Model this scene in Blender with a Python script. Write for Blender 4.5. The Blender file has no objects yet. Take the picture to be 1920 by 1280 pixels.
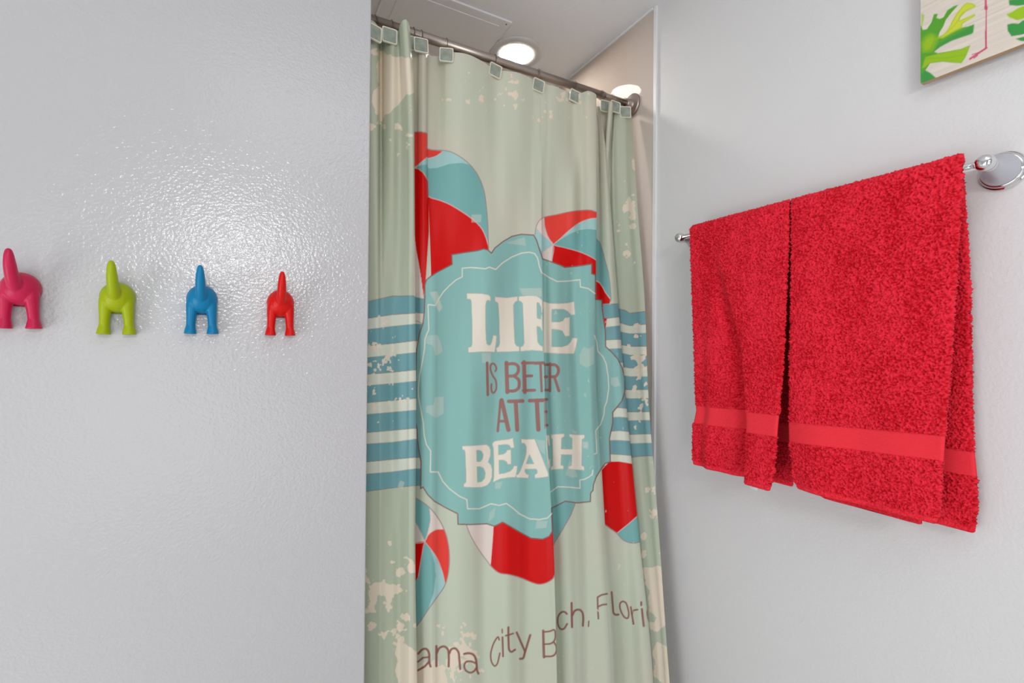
import bpy, bmesh, math
import numpy as np
from mathutils import Vector, Matrix

sc = bpy.context.scene
COL = sc.collection
R = math.radians
H = 1.22                                   # eye height of the camera above the floor

# ------------------------------------------------------------------ camera
FPX = 896.0
YAW, PITCH, ROLL = R(28.7), R(0.45), R(0.45)
cam_d = bpy.data.cameras.new('camera')
cam_d.sensor_fit = 'HORIZONTAL'; cam_d.sensor_width = 36.0
cam_d.lens = 36.0 * FPX / 1920.0
cam_d.clip_start = 0.02
cam = bpy.data.objects.new('camera', cam_d); COL.objects.link(cam)
fwd = Vector((math.sin(YAW) * math.cos(PITCH), math.cos(YAW) * math.cos(PITCH), math.sin(PITCH)))
right = Vector((math.cos(YAW), -math.sin(YAW), 0.0))
up = right.cross(fwd)
right, up = (right * math.cos(ROLL) + up * math.sin(ROLL)), (up * math.cos(ROLL) - right * math.sin(ROLL))
M = Matrix((right, up, -fwd)).transposed().to_4x4()
M.translation = Vector((0, 0, H))
cam.matrix_world = M
sc.camera = cam

# ------------------------------------------------------------------ world, lights, exposure
sc.view_settings.view_transform = 'Standard'
sc.view_settings.look = 'None'
sc.view_settings.exposure = 0.26
sc.view_settings.gamma = 1.0
sc.view_settings.use_curve_mapping = False
w = bpy.data.worlds.new('world'); sc.world = w
w.use_nodes = True
w.node_tree.nodes['Background'].inputs[0].default_value = (0.9, 0.95, 1.0, 1)
w.node_tree.nodes['Background'].inputs[1].default_value = 0.3


def area(name, loc, target, sx, sy, power, col=(1, 1, 1)):
    l = bpy.data.lights.new(name, 'AREA'); l.shape = 'RECTANGLE'
    l.size = sx; l.size_y = sy; l.energy = power; l.color = col
    o = bpy.data.objects.new(name, l); COL.objects.link(o)
    o.location = loc
    o.rotation_euler = (Vector(target) - Vector(loc)).to_track_quat('-Z', 'Y').to_euler()
    return o


area('vanity_lamp', (-0.05, -0.95, H + 0.50), (0.35, 1.0, H + 0.05), 0.50, 0.14, 6.5, (1.0, 0.995, 0.985))
area('fill_overhead', (0.25, -0.20, H + 1.0), (0.25, -0.18, H - 1.0), 0.7, 0.7, 2.5, (0.99, 0.995, 1.0))  # added overhead fill without a fixture, brightens the wall corner
area('fill_rear', (-0.2, -1.45, H - 0.25), (0.4, 0.8, H + 0.25), 1.7, 1.5, 11.0, (0.985, 0.99, 1.0))  # added soft fill, no window behind it; evens out both walls
area('fill_side', (-1.55, 0.20, H - 0.35), (0.9, 0.85, H + 0.30), 1.2, 1.6, 21.0, (0.975, 0.985, 1.0))  # added side fill, no doorway here; lifts right wall and ceiling

# ------------------------------------------------------------------ helpers
Wall = 1.07          # right wall plane (x)
LW = 1.06            # left wall plane (y)
LE = 0.224           # free end of the left wall (x)
CEIL = 1.030
ROD_Y, ROD_Z, ROD_R = 1.155, 0.771, 0.0115


def s2l(c):
    c = np.asarray(c, float) / 255.0
    return np.where(c <= 0.04045, c / 12.92, ((c + 0.055) / 1.055) ** 2.4)


def lin(r, g, b):
    v = s2l((r, g, b)); return (float(v[0]), float(v[1]), float(v[2]), 1.0)


Rv, Uv, Fv = np.array(right), np.array(up), np.array(fwd)


def project(P):
    """world offsets from the lens (z measured from eye height) -> photo pixels"""
    d = P @ Fv
    return 960 + FPX * (P @ Rv) / d, 640 - FPX * (P @ Uv) / d


def solve_x(px, y, z):
    """x so that the point (x, y, z) shows at photo column px"""
    n = Rv - ((px - 960) / FPX)[..., None] * Fv if isinstance(px, np.ndarray) else Rv - (px - 960) / FPX * Fv
    return -(n[..., 1] * y + n[..., 2] * z) / n[..., 0]


def solve_y(px, x, z):
    n = Rv - ((px - 960) / FPX)[..., None] * Fv if isinstance(px, np.ndarray) else Rv - (px - 960) / FPX * Fv
    return -(n[..., 0] * x + n[..., 2] * z) / n[..., 1]


def new_mat(name, base=(0.8, 0.8, 0.8, 1), rough=0.5, metal=0.0, spec=0.5, coat=0.0, sheen=0.0):
    m = bpy.data.materials.new(name); m.use_nodes = True
    b = m.node_tree.nodes['Principled BSDF']
    b.inputs['Base Color'].default_value = base
    b.inputs['Roughness'].default_value = rough
    b.inputs['Metallic'].default_value = metal
    b.inputs['Specular IOR Level'].default_value = spec
    b.inputs['Coat Weight'].default_value = coat
    b.inputs['Sheen Weight'].default_value = sheen
    return m


def noise_bump(m, scale, dist, detail=2.0, strength=1.0, vec_scale=(1, 1, 1), rough=0.5):
    nt = m.node_tree; b = nt.nodes['Principled BSDF']
    g = nt.nodes.new('ShaderNodeNewGeometry')
    mp = nt.nodes.new('ShaderNodeMapping'); mp.inputs['Scale'].default_value = vec_scale
    n = nt.nodes.new('ShaderNodeTexNoise'); n.inputs['Scale'].default_value = scale
    n.inputs['Detail'].default_value = detail; n.inputs['Roughness'].default_value = rough
    bp = nt.nodes.new('ShaderNodeBump'); bp.inputs['Distance'].default_value = dist
    bp.inputs['Strength'].default_value = strength
    nt.links.new(g.outputs['Position'], mp.inputs['Vector'])
    nt.links.new(mp.outputs['Vector'], n.inputs['Vector'])
    nt.links.new(n.outputs['Fac'], bp.inputs['Height'])
    nt.links.new(bp.outputs['Normal'], b.inputs['Normal'])
    return n, bp


def colour_noise(m, c1, c2, scale, detail=3.0, lo=0.4, hi=0.6, vec_scale=(1, 1, 1)):
    nt = m.node_tree; b = nt.nodes['Principled BSDF']
    g = nt.nodes.new('ShaderNodeNewGeometry')
    mp = nt.nodes.new('ShaderNodeMapping'); mp.inputs['Scale'].default_value = vec_scale
    n = nt.nodes.new('ShaderNodeTexNoise'); n.inputs['Scale'].default_value = scale
    n.inputs['Detail'].default_value = detail
    r = nt.nodes.new('ShaderNodeValToRGB')
    r.color_ramp.elements[0].position = lo; r.color_ramp.elements[0].color = c1
    r.color_ramp.elements[1].position = hi; r.color_ramp.elements[1].color = c2
    nt.links.new(g.outputs['Position'], mp.inputs['Vector'])
    nt.links.new(mp.outputs['Vector'], n.inputs['Vector'])
    nt.links.new(n.outputs['Fac'], r.inputs['Fac'])
    nt.links.new(r.outputs['Color'], b.inputs['Base Color'])


def link(name, me, m=None, parent=None, loc=None):
    o = bpy.data.objects.new(name, me); COL.objects.link(o)
    if m: me.materials.append(m)
    if parent is not None: o.parent = parent
    if loc is not None: o.location = loc
    return o


def obj(name, bm, m=None, parent=None, smooth=True, loc=None):
    me = bpy.data.meshes.new(name)
    bmesh.ops.recalc_face_normals(bm, faces=bm.faces)
    bm.to_mesh(me); bm.free()
    if smooth:
        me.polygons.foreach_set('use_smooth', [True] * len(me.polygons))
    return link(name, me, m, parent, loc)


def auto_smooth(o, ang=35):
    md = o.modifiers.new('edge_split', 'EDGE_SPLIT'); md.split_angle = R(ang)


def thing(name, label, cat, loc=(0, 0, 0), group=None):
    o = bpy.data.objects.new(name, None); COL.objects.link(o)
    o.empty_display_size = 0.02
    o.location = loc; o['label'] = label; o['category'] = cat
    if group: o['group'] = group
    return o


def tag(o, label, cat, group=None):
    o['label'] = label; o['category'] = cat
    if group: o['group'] = group


def box_bm(x0, x1, y0, y1, z0, z1, bevel=0.0, seg=2, bm=None):
    own = bm is None
    if own: bm = bmesh.new()
    r = bmesh.ops.create_cube(bm, size=1.0)
    for v in r['verts']:
        v.co = Vector(((x0 + x1) / 2 + v.co.x * (x1 - x0), (y0 + y1) / 2 + v.co.y * (y1 - y0), (z0 + z1) / 2 + v.co.z * (z1 - z0)))
    if bevel:
        es = list({e for v in r['verts'] for e in v.link_edges})
        bmesh.ops.bevel(bm, geom=es, offset=bevel, segments=seg, profile=0.5, affect='EDGES')
    return bm


def struct(name, bm, m, smooth=False):
    o = obj(name, bm, m, smooth=smooth); o['kind'] = 'structure'; return o


def lathe_bm(profile, segs=48, axis='Z', bm=None, mat=None):
    """profile: list of (radius, height)"""
    if bm is None: bm = bmesh.new()
    rings = []
    for r, h in profile:
        ring = []
        for k in range(segs):
            a = 2 * math.pi * k / segs
            p = Vector((r * math.cos(a), r * math.sin(a), h))
            if axis == 'X': p = Vector((p.z, p.x, p.y))
            if axis == 'Y': p = Vector((p.x, p.z, p.y))
            if mat: p = mat @ p
            ring.append(bm.verts.new(p))
        rings.append(ring)
    for a, b in zip(rings[:-1], rings[1:]):
        for k in range(segs):
            bm.faces.new((a[k], a[(k + 1) % segs], b[(k + 1) % segs], b[k]))
    if profile[0][0] > 1e-6: bm.faces.new(rings[0])
    if profile[-1][0] > 1e-6: bm.faces.new(rings[-1])
    bmesh.ops.remove_doubles(bm, verts=bm.verts, dist=1e-7)
    return bm


def tube_bm(pts, radii, segs=16, bm=None, caps=True):
    if bm is None: bm = bmesh.new()
    pts = [Vector(p) for p in pts]
    if not hasattr(radii, '__len__'): radii = [radii] * len(pts)
    rings = []; prev = None
    for i, p in enumerate(pts):
        t = (pts[min(i + 1, len(pts) - 1)] - pts[max(i - 1, 0)]).normalized()
        if prev is None:
            a = Vector((0, 0, 1)) if abs(t.z) < 0.9 else Vector((1, 0, 0))
            n = (a - t * a.dot(t)).normalized()
        else:
            n = (prev - t * prev.dot(t)).normalized()
        prev = n; b = t.cross(n)
        rings.append([bm.verts.new(p + (n * math.cos(2 * math.pi * k / segs) + b * math.sin(2 * math.pi * k / segs)) * radii[i]) for k in range(segs)])
    for a, b in zip(rings[:-1], rings[1:]):
        for k in range(segs):
            bm.faces.new((a[k], a[(k + 1) % segs], b[(k + 1) % segs], b[k]))
    if caps:
        bm.faces.new(rings[0]); bm.faces.new(rings[-1])
    return bm


def hermite(xs, ys, xq):
    """smooth interpolation through the controls; ys (n, ...) along axis 0, xs increasing"""
    xs = np.asarray(xs, float); ys = np.asarray(ys, float); xq = np.clip(np.asarray(xq, float), xs[0], xs[-1])
    sh = (len(xs) - 1,) + (1,) * (ys.ndim - 1)
    hh = np.diff(xs).reshape(sh)
    d = np.diff(ys, axis=0) / hh
    m = np.zeros_like(ys)
    m[0] = d[0]; m[-1] = d[-1]
    h0, h1 = hh[:-1], hh[1:]
    m[1:-1] = (d[:-1] * h1 + d[1:] * h0) / (h0 + h1)
    i = np.clip(np.searchsorted(xs, xq, side='right') - 1, 0, len(xs) - 2)
    qs = (len(xq),) + (1,) * (ys.ndim - 1)
    h = (xs[i + 1] - xs[i]).reshape(qs)
    t = ((xq - xs[i]) / (xs[i + 1] - xs[i])).reshape(qs)
    return ((2 * t ** 3 - 3 * t ** 2 + 1) * ys[i] + (t ** 3 - 2 * t ** 2 + t) * h * m[i]
            + (-2 * t ** 3 + 3 * t ** 2) * ys[i + 1] + (t ** 3 - t ** 2) * h * m[i + 1])


def grid_mesh(name, P, close_u=False, colors=None, attrs=None):
    """P (nv, nu, 3) -> mesh of quads"""
    nv, nu = P.shape[:2]
    me = bpy.data.meshes.new(name)
    idx = np.arange(nv * nu).reshape(nv, nu)
    if close_u: idx = np.concatenate([idx, idx[:, :1]], axis=1)
    q = np.stack([idx[:-1, :-1], idx[:-1, 1:], idx[1:, 1:], idx[1:, :-1]], -1).reshape(-1, 4)
    n = len(q)
    me.vertices.add(nv * nu); me.vertices.foreach_set('co', P.reshape(-1).astype(np.float32))
    me.loops.add(n * 4); me.loops.foreach_set('vertex_index', q.reshape(-1).astype(np.int32))
    me.polygons.add(n); me.polygons.foreach_set('loop_start', (np.arange(n) * 4).astype(np.int32))
    me.polygons.foreach_set('use_smooth', np.ones(n, bool))
    me.update(calc_edges=True)
    if colors is not None:
        a = me.color_attributes.new('print', 'FLOAT_COLOR', 'POINT')
        c = np.ones((nv * nu, 4), np.float32); c[:, :3] = colors.reshape(-1, 3)
        a.data.foreach_set('color', c.reshape(-1))
    for k, v in (attrs or {}).items():
        a = me.attributes.new(k, 'FLOAT', 'POINT'); a.data.foreach_set('value', v.reshape(-1).astype(np.float32))
    return me


def grid_normals(P, close_u=False):
    du = np.gradient(P, axis=1)
    if close_u:
        du = (np.roll(P, -1, 1) - np.roll(P, 1, 1)) / 2
    dv = np.gradient(P, axis=0)
    n = np.cross(du, dv)
    return n / np.maximum(np.linalg.norm(n, axis=-1, keepdims=True), 1e-12)


# ------------------------------------------------------------------ print artist (polygons and strokes with soft edges)
def Z(ox, oy, f):
    return lambda pts: [(ox + x / f, oy + y / f) for x, y in pts]


def smooth_line(pts, closed=False, n=6):
    p = np.array(pts, float)
    if closed: p = np.vstack([p, p[:1]])
    t = np.concatenate([[0], np.cumsum(np.sqrt(np.linalg.norm(np.diff(p, axis=0), axis=1)) + 1e-6)])
    tq = np.unique(np.concatenate([np.linspace(a, b, n, endpoint=False) for a, b in zip(t[:-1], t[1:])] + [[t[-1]]]))
    out = hermite(t, p, tq)
    return out[:-1] if closed else out


class Canvas:
    def __init__(self, px, py, mask=None):
        self.x, self.y = px, py
        self.c = np.zeros((len(px), 3))
        self.on = np.ones(len(px), bool)

    def near(self, P, pad):
        lo = P.min(0) - pad; hi = P.max(0) + pad
        return np.nonzero(self.on & (self.x > lo[0]) & (self.x < hi[0]) & (self.y > lo[1]) & (self.y < hi[1]))[0]

    def dist(self, P, idx, closed):
        x, y = self.x[idx], self.y[idx]
        best = np.full(len(idx), 1e9)
        inside = np.zeros(len(idx), bool)
        n = len(P)
        for i in range(n if closed else n - 1):
            ax, ay = P[i]; bx, by = P[(i + 1) % n]
            ex, ey = bx - ax, by - ay
            L = ex * ex + ey * ey + 1e-12
            t = np.clip(((x - ax) * ex + (y - ay) * ey) / L, 0, 1)
            dd = (x - ax - t * ex) ** 2 + (y - ay - t * ey) ** 2
            np.minimum(best, dd, out=best)
            if closed and ay != by:
                cr = ((ay > y) != (by > y)) & (x < ax + (y - ay) * ex / ey)
                inside ^= cr
        return np.sqrt(best), inside

    def mix(self, idx, a, col):
        col = s2l(col) if not isinstance(col, np.ndarray) else col
        a = a[:, None]
        self.c[idx] = self.c[idx] * (1 - a) + col * a

    def poly(self, pts, col, alpha=1.0, aa=0.6, line=None, lw=0.0, holes=()):
        P = np.asarray(pts, float)
        idx = self.near(P, lw + 2)
        if not len(idx): return
        d, ins = self.dist(P, idx, True)
        sd = np.where(ins, d, -d)
        for h in holes:
            dh, ih = self.dist(np.asarray(h, float), idx, True)
            sd = np.minimum(sd, np.where(ih, -dh, dh))
        if col is not None:
            self.mix(idx, np.clip(0.5 + sd / (2 * aa), 0, 1) * alpha, col)
        if line is not None:
            self.mix(idx, np.clip(0.5 + (lw / 2 - np.abs(sd)) / (2 * aa), 0, 1) * alpha, line)

    def stroke(self, pts, wd, col, alpha=1.0, aa=0.55, smooth=False, closed=False):
        P = smooth_line(pts, closed) if smooth else np.asarray(pts, float)
        idx = self.near(P, wd + 2)
        if not len(idx): return
        d, _ = self.dist(P, idx, closed)
        self.mix(idx, np.clip(0.5 + (wd / 2 - d) / (2 * aa), 0, 1) * alpha, col)


def vnoise(x, y, scale, seed, octaves=4):
    rng = np.random.RandomState(seed); out = np.zeros(len(x)); amp = 0.5; tot = 0
    for o in range(octaves):
        g = rng.rand(128, 128)
        X = x / scale * 2 ** o + 17.3 * o; Y = y / scale * 2 ** o + 5.1 * o
        xi = np.floor(X).astype(int); yi = np.floor(Y).astype(int)
        fx = X - xi; fy = Y - yi
        fx = fx * fx * (3 - 2 * fx); fy = fy * fy * (3 - 2 * fy)
        a = g[yi % 128, xi % 128]; b = g[yi % 128, (xi + 1) % 128]
        c = g[(yi + 1) % 128, xi % 128]; d = g[(yi + 1) % 128, (xi + 1) % 128]
        out += amp * (a * (1 - fx) * (1 - fy) + b * fx * (1 - fy) + c * (1 - fx) * fy + d * fx * fy)
        tot += amp; amp *= 0.5
    return out / tot


#SECTION_ROOM
# ------------------------------------------------------------------ materials
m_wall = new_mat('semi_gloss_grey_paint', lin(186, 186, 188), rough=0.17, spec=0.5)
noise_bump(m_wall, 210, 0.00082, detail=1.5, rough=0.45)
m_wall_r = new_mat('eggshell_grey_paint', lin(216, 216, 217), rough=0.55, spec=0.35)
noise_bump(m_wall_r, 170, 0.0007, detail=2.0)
m_ceil = new_mat('ceiling_paint', lin(231, 233, 236), rough=0.75, spec=0.2)
noise_bump(m_ceil, 60, 0.0006, detail=3.0)
m_panelw = new_mat('access_panel_paint', lin(230, 232, 235), rough=0.6, spec=0.3)
m_white = new_mat('white_trim_paint', lin(226, 227, 228), rough=0.4, spec=0.4)
m_shower = new_mat('shower_surround', lin(205, 190, 174), rough=0.035, spec=0.03)
colour_noise(m_shower, lin(196, 182, 170), lin(204, 196, 190), 2.2, 4.0, 0.35, 0.7, (1, 1, 0.5))
m_floor = new_mat('floor_tile', lin(150, 145, 138), rough=0.5)
colour_noise(m_floor, lin(218, 216, 212), lin(230, 228, 224), 8, 4)
m_nickel = new_mat('brushed_nickel', lin(178, 166, 158), rough=0.33, metal=1.0)
m_wire = new_mat('dark_wire', lin(120, 108, 100), rough=0.3, metal=1.0)
m_chrome = new_mat('polished_chrome', lin(225, 225, 226), rough=0.07, metal=1.0)
m_satin = new_mat('satin_silver', lin(196, 197, 205), rough=0.3, metal=0.7)

# ------------------------------------------------------------------ room shell
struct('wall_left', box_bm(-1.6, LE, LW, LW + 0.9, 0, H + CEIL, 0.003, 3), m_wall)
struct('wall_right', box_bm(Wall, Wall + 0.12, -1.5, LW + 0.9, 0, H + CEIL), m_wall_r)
struct('wall_rear', box_bm(-1.6, Wall + 0.12, -1.6, -1.5, 0, H + CEIL), m_wall_r)
struct('wall_side', box_bm(-1.72, -1.6, -1.6, LW + 0.9, 0, H + CEIL), m_wall_r)
struct('ceiling', box_bm(-1.72, Wall + 0.12, -1.6, LW + 1.0, H + CEIL, H + CEIL + 0.1), m_ceil)
struct('floor', box_bm(-1.72, Wall + 0.12, -1.6, LW + 1.0, -0.1, 0), m_floor)
struct('wall_shower_right', box_bm(Wall - 0.004, Wall + 0.001, LW + 0.004, LW + 0.9, 0.001, H + CEIL - 0.001), m_shower)
struct('wall_shower_back', box_bm(LE - 0.01, Wall, LW + 0.84, LW + 0.9, 0.001, H + CEIL - 0.001), m_shower)
struct('wall_shower_left', box_bm(LE, LE + 0.004, LW + 0.10, LW + 0.86, 0.001, H + CEIL - 0.001), m_shower)
# bead of white trim where the surround stops, and the caulk line under the ceiling
struct('trim_1', box_bm(Wall - 0.007, Wall + 0.001, LW - 0.010, LW + 0.004, 0.001, H + CEIL, 0.002, 2), m_white)
struct('trim_2', box_bm(Wall - 0.010, Wall, LW + 0.004, LW + 0.86, H + CEIL - 0.007, H + CEIL, 0.002, 2), m_white)

# ceiling access panel
ap = thing('ceiling_access_panel', 'flat grey square access panel screwed to the ceiling beside the round light', 'access panel', (0.525, 1.51, H + CEIL))
pb = box_bm(-0.195, 0.195, -0.18, 0.18, -0.006, 0.0, 0.0015, 2)
obj('panel_flange', pb, m_panelw, ap, smooth=False)
obj('hatch', box_bm(-0.155, 0.165, -0.148, 0.148, -0.0075, -0.0055, 0.0006, 1), m_panelw, ap, smooth=False)
m_screw = new_mat('screw_metal', lin(90, 88, 86), rough=0.5, metal=0.8)
for sx in (-1, 1):
    for sy in (-1, 1):
        obj('screw', lathe_bm([(0.0, -0.0012), (0.0022, -0.001), (0.0026, 0.0)], 16), m_screw, ap, loc=(sx * 0.181, sy * 0.166, -0.006))

# recessed ceiling light
LX, LY = 0.812, 1.468
rl = thing('recessed_ceiling_light', 'round white recessed downlight glowing in the shower ceiling', 'ceiling light', (LX, LY, H + CEIL))
m_trimw = new_mat('light_trim_white', lin(205, 205, 204), rough=0.35)
prof = [(0.0590, -0.0005), (0.0585, -0.0050), (0.061, -0.0072), (0.078, -0.0075), (0.090, -0.0055), (0.0935, -0.003), (0.094, 0.0)]
obj('light_trim', lathe_bm(prof, 72), m_trimw, rl)
m_lens = new_mat('light_lens', (1, 1, 1, 1), rough=0.4)
bs = m_lens.node_tree.nodes['Principled BSDF']
bs.inputs['Emission Color'].default_value = (1.0, 0.945, 0.88, 1)
bs.inputs['Emission Strength'].default_value = 1.0
_n = m_lens.node_tree
_tc = _n.nodes.new('ShaderNodeTexCoord'); _w = _n.nodes.new('ShaderNodeTexWave'); _w.wave_type = 'RINGS'; _w.rings_direction = 'Z'
_w.inputs['Scale'].default_value = 22.0
_r = _n.nodes.new('ShaderNodeMapRange'); _r.inputs[3].default_value = 62.0; _r.inputs[4].default_value = 88.0
_n.links.new(_tc.outputs['Object'], _w.inputs['Vector']); _n.links.new(_w.outputs['Fac'], _r.inputs[0]); _n.links.new(_r.outputs[0], bs.inputs['Emission Strength'])
lp = []
for i in range(40):
    r = 0.0583 * i / 39
    lp.append((r, -0.0060 + 0.0010 * abs(math.sin(i * 0.8)) + 0.002 * (i / 39) ** 2))
obj('lens', lathe_bm(lp, 64), m_lens, rl)

# ------------------------------------------------------------------ curtain rod
rod = thing('shower_curtain_rod', 'brushed nickel curtain rod spanning the shower opening below the ceiling', 'curtain rod', (0.65, ROD_Y, H + ROD_Z))
obj('rod_tube', tube_bm([(LE + 0.004 - 0.65, 0, 0), (0.30, 0, 0)], ROD_R, 40), m_nickel, rod)
obj('rod_sleeve', tube_bm([(0.22, 0, 0), (Wall - 0.03 - 0.65, 0, 0)], ROD_R * 0.86, 40), m_nickel, rod)
fl = [(0.0345, 0.0), (0.0350, 0.004), (0.0335, 0.0075), (0.031, 0.009), (0.018, 0.0105), (0.0150, 0.013), (0.0145, 0.026), (0.0135, 0.030), (0.0, 0.030)]
obj('rod_flange', lathe_bm([(r, -h) for r, h in fl], 56, 'X'), m_nickel, rod, loc=(Wall - 0.004 - 0.65, 0, 0))
obj('rod_flange', lathe_bm([(r * 0.75, h) for r, h in fl], 56, 'X'), m_nickel, rod, loc=(LE + 0.0005 - 0.65, 0, 0))

#SECTION_CURTAIN
# ------------------------------------------------------------------ shower curtain
LEV = [0.733, 0.60, 0.45, 0.15, -0.15, -0.50, -0.85, -1.08]
cols = []      # (layer, px at 8 levels, forward offset at 8 levels)


def ext(v):
    v = list(v) if hasattr(v, '__len__') else [v]
    return v + [v[-1]] * (8 - len(v))


def c(layer, px, fw):
    cols.append((layer, ext(px), ext(fw)))


def sh(a, d):
    return [p + (q if hasattr(d, '__len__') else d) for p, q in zip(a, d if hasattr(d, '__len__') else [d] * 8)]


# layers: 0 = A far left, 1 = narrow ridge, 2 = main left, 3 = main right, 4 = right flap, 5 = last strip
EA = [768.5, 776, 777, 778.5, 780, 778.5, 782.5, 783]
c(0, 681, .025)
c(0, 696, [.052, .047, .042, .036])
c(0, 707, [.040, .040, .040, .040])
c(0, 714, [.0, .0, .008, .030, .04])
c(0, 721, [.022, .022, .024, .032, .034])
c(0, 736, [.046, .044, .038, .030, .022, .030])
c(0, [746, 748], [.044, .038, .028, .030, .036, .026])
c(0, [750, 757, 762, 763], [.066, .054, .044, .044])
c(0, [755, 764, 767, 768], [.084, .070, .054, .050])
c(0, [762, 771, 773, 774], [.090, .072, .058, .050])
c(0, EA, [.066, .056, .048, .044])
c(0, sh(EA, -3), [.040, .030, .028, .028])
c(0, sh(EA, -7), [.020, .014, .014, .015])
c(1, sh(EA, -4), [.002, .002, .004, .008])
c(1, [781, 781, 781, 783, 785, 784, 788], [.010, .010, .010, .016])
c(1, [786, 786, 786, 788, 790, 790, 793], [.022, .022, .020, .022])
c(1, [793, 793, 793, 795], [.028, .028, .026, .024])
c(1, [799, 799, 799, 801], [.022, .022, .021, .025])
c(1, [801, 801, 801, 805], [.008, .008, .010, .026])
c(2, [802, 802, 802, 809], [-.004, -.002, .002, .027])
c(2, [806, 806, 806, 814], [-.010, -.006, .000, .027, .026, .025])
c(2, 822, [-.004, .000, .006, .024, .022, .020])
c(2, 837, [.018, .016, .014, .019, .018, .020])
c(2, 858, [.034, .028, .024, .017, .022, .028])
c(2, 884, [.040, .030, .028, .022, .032, .024])
c(2, 908, [.030, .024, .022, .030, .024, .014])
c(2, 928, [.014, .016, .020, .028, .016, .022])
c(2, 950, [.024, .024, .028, .020, .024, .034])
c(2, 972, [.032, .028, .024, .016, .032, .028])
c(2, 992, [.026, .022, .020, .026, .026, .020])
c(2, [1003, 1003, 1004, 1008, 1011, 1024, 1031], [.024, .022, .023, .036, .034, .036])
EB = [1011, 1011, 1013, 1018, 1023, 1038, 1045, 1048]
c(2, EB, [.023, .023, .024, .038, .040, .046])
c(2, sh(EB, [4, 4, 2, -2, -4, -4, -4, -4]), [.022, .022, .024, .028, .026, .030])
c(2, sh(EB, [8, 8, 4, -3, -8, -9, -9, -9]), [.022, .022, .022, .020, .014, .014])
c(3, sh(EB, [12, 12, 6, 0, -4, -5, -5, -5]), [.022, .022, .021, .014, .006, .002])
c(3, sh(EB, [16, 16, 10, 4, 3, 3, 3, 3]), [.022, .022, .020, .012, .010, .008])
c(3, sh(EB, [22, 22, 18, 12, 10, 11, 11, 11]), [.024, .024, .020, .020, .018, .016])
c(3, [1042, 1042, 1042, 1042, 1046, 1062, 1070], [.026, .024, .018, .026, .026, .024])
c(3, [1060, 1060, 1060, 1060, 1066, 1080, 1086], [.018, .016, .022, .020, .022, .020])
c(3, [1077, 1077, 1077, 1076, 1084, 1098, 1104], [.014, .010, .030, .016, .016, .012])
c(3, [1091, 1091, 1091, 1090, 1098, 1110, 1122], [.034, .026, .020, .028, .026, .022])
c(3, [1104, 1104, 1104, 1103, 1108, 1120, 1136], [.052, .042, .036, .038, .034, .030])
EC = [1118, 1118, 1118.5, 1117, 1118, 1128, 1146, 1148]
c(3, EC, [.040, .036, .036, .036, .028, .030])
c(3, sh(EC, [-3, -3, -3, -3, 1, 2, 2, 2]), [.020, .020, .022, .022, .026, .028])
c(3, sh(EC, [-6, -6, -6, -4, 2, 4, 4, 4]), [.004, .004, .006, .010, .024, .026])
ED = [1125, 1136, 1143.5, 1158, 1174, 1197, 1223, 1232]
c(4, sh(EC, [-3, -3, -3, -1, 4, 7, 6, 6]), [-.010, -.010, -.006, .002, .020, .022])
c(4, sh(EC, [2, 4, 4, 6, 10, 14, 12, 12]), [-.010, -.006, .000, .006, .016, .014, .006])
c(4, [1121, 1125, 1128, 1134, 1142, 1155, 1172, 1176], [-.006, .004, .012, .020, .018, .012, -.004])
c(4, [1123, 1130, 1135, 1144, 1154, 1170, 1188, 1194], [-.002, .012, .022, .030, .020, .014, .006])
c(4, [1124, 1133, 1140, 1152, 1166, 1186, 1208, 1216], [.002, .014, .024, .032, .030, .028, .030])
c(4, ED, [.002, .008, .016, .024, .026, .028])
c(4, sh(ED, -3), [-.004, -.004, .004, .010, .012, .014])
c(4, sh(ED, -7), [-.006, -.006, -.006, .000, .000, .004])
c(4, [1138, 1134, 1138, 1150, 1164, 1187, 1213, 1220], [.006, .000, -.008, -.006])
c(4, [1143, 1137, 1139, 1151, 1165, 1188, 1214, 1221], [.034, .014, -.006, -.005])
c(4, [1148, 1141, 1140, 1152, 1166, 1189, 1215, 1222], [.036, .016, -.004, -.005])
c(4, [1150, 1143, 1142, 1153, 1167, 1190, 1216, 1223], [.014, .004, -.003, -.005])
c(5, [1149, 1144, 1144, 1155, 1169, 1192, 1218, 1225], [-.004, -.004, .000, -.003])
c(5, [1152, 1149, 1150, 1161, 1176, 1198, 1224, 1232], [.002, .008, .010, .006])
c(5, [1156, 1156, 1157, 1169, 1183, 1204, 1230, 1239], [.008, .006, .006, .010])
c(5, [1163, 1164, 1166, 1180, 1192, 1211, 1236, 1246], [.016, .012, .010, .014])
c(5, [1172, 1173, 1176, 1190, 1201, 1219, 1242, 1253], [.018, .018, .016, .014])
c(5, [1179, 1182, 1186, 1200, 1209, 1228, 1247, 1260], [.012, .014, .010, .010])
c(5, [1184, 1189, 1194, 1208, 1216, 1235, 1253, 1267], [.006, .010, .012, .014])

PXc = np.array([k[1] for k in cols]); FWc = np.array([k[2] for k in cols]); LAY = np.array([k[0] for k in cols])
levA = np.array(LEV[::-1])
zq = np.linspace(LEV[-1], LEV[0], 1130)
pxz = hermite(levA, PXc[:, ::-1].T, zq)          # (nz, ncol)
fwz = hermite(levA, FWc[:, ::-1].T, zq)
LEAN = 0.19


def base_y(px, z):
    s = np.clip((px - 690) / 500.0, 0, 1.1)
    return 1.150 - LEAN * (0.742 - z) / 1.592 * s


YY = base_y(pxz, zq[:, None]) - fwz
XX = solve_x(pxz, YY, zq[:, None])
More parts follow.
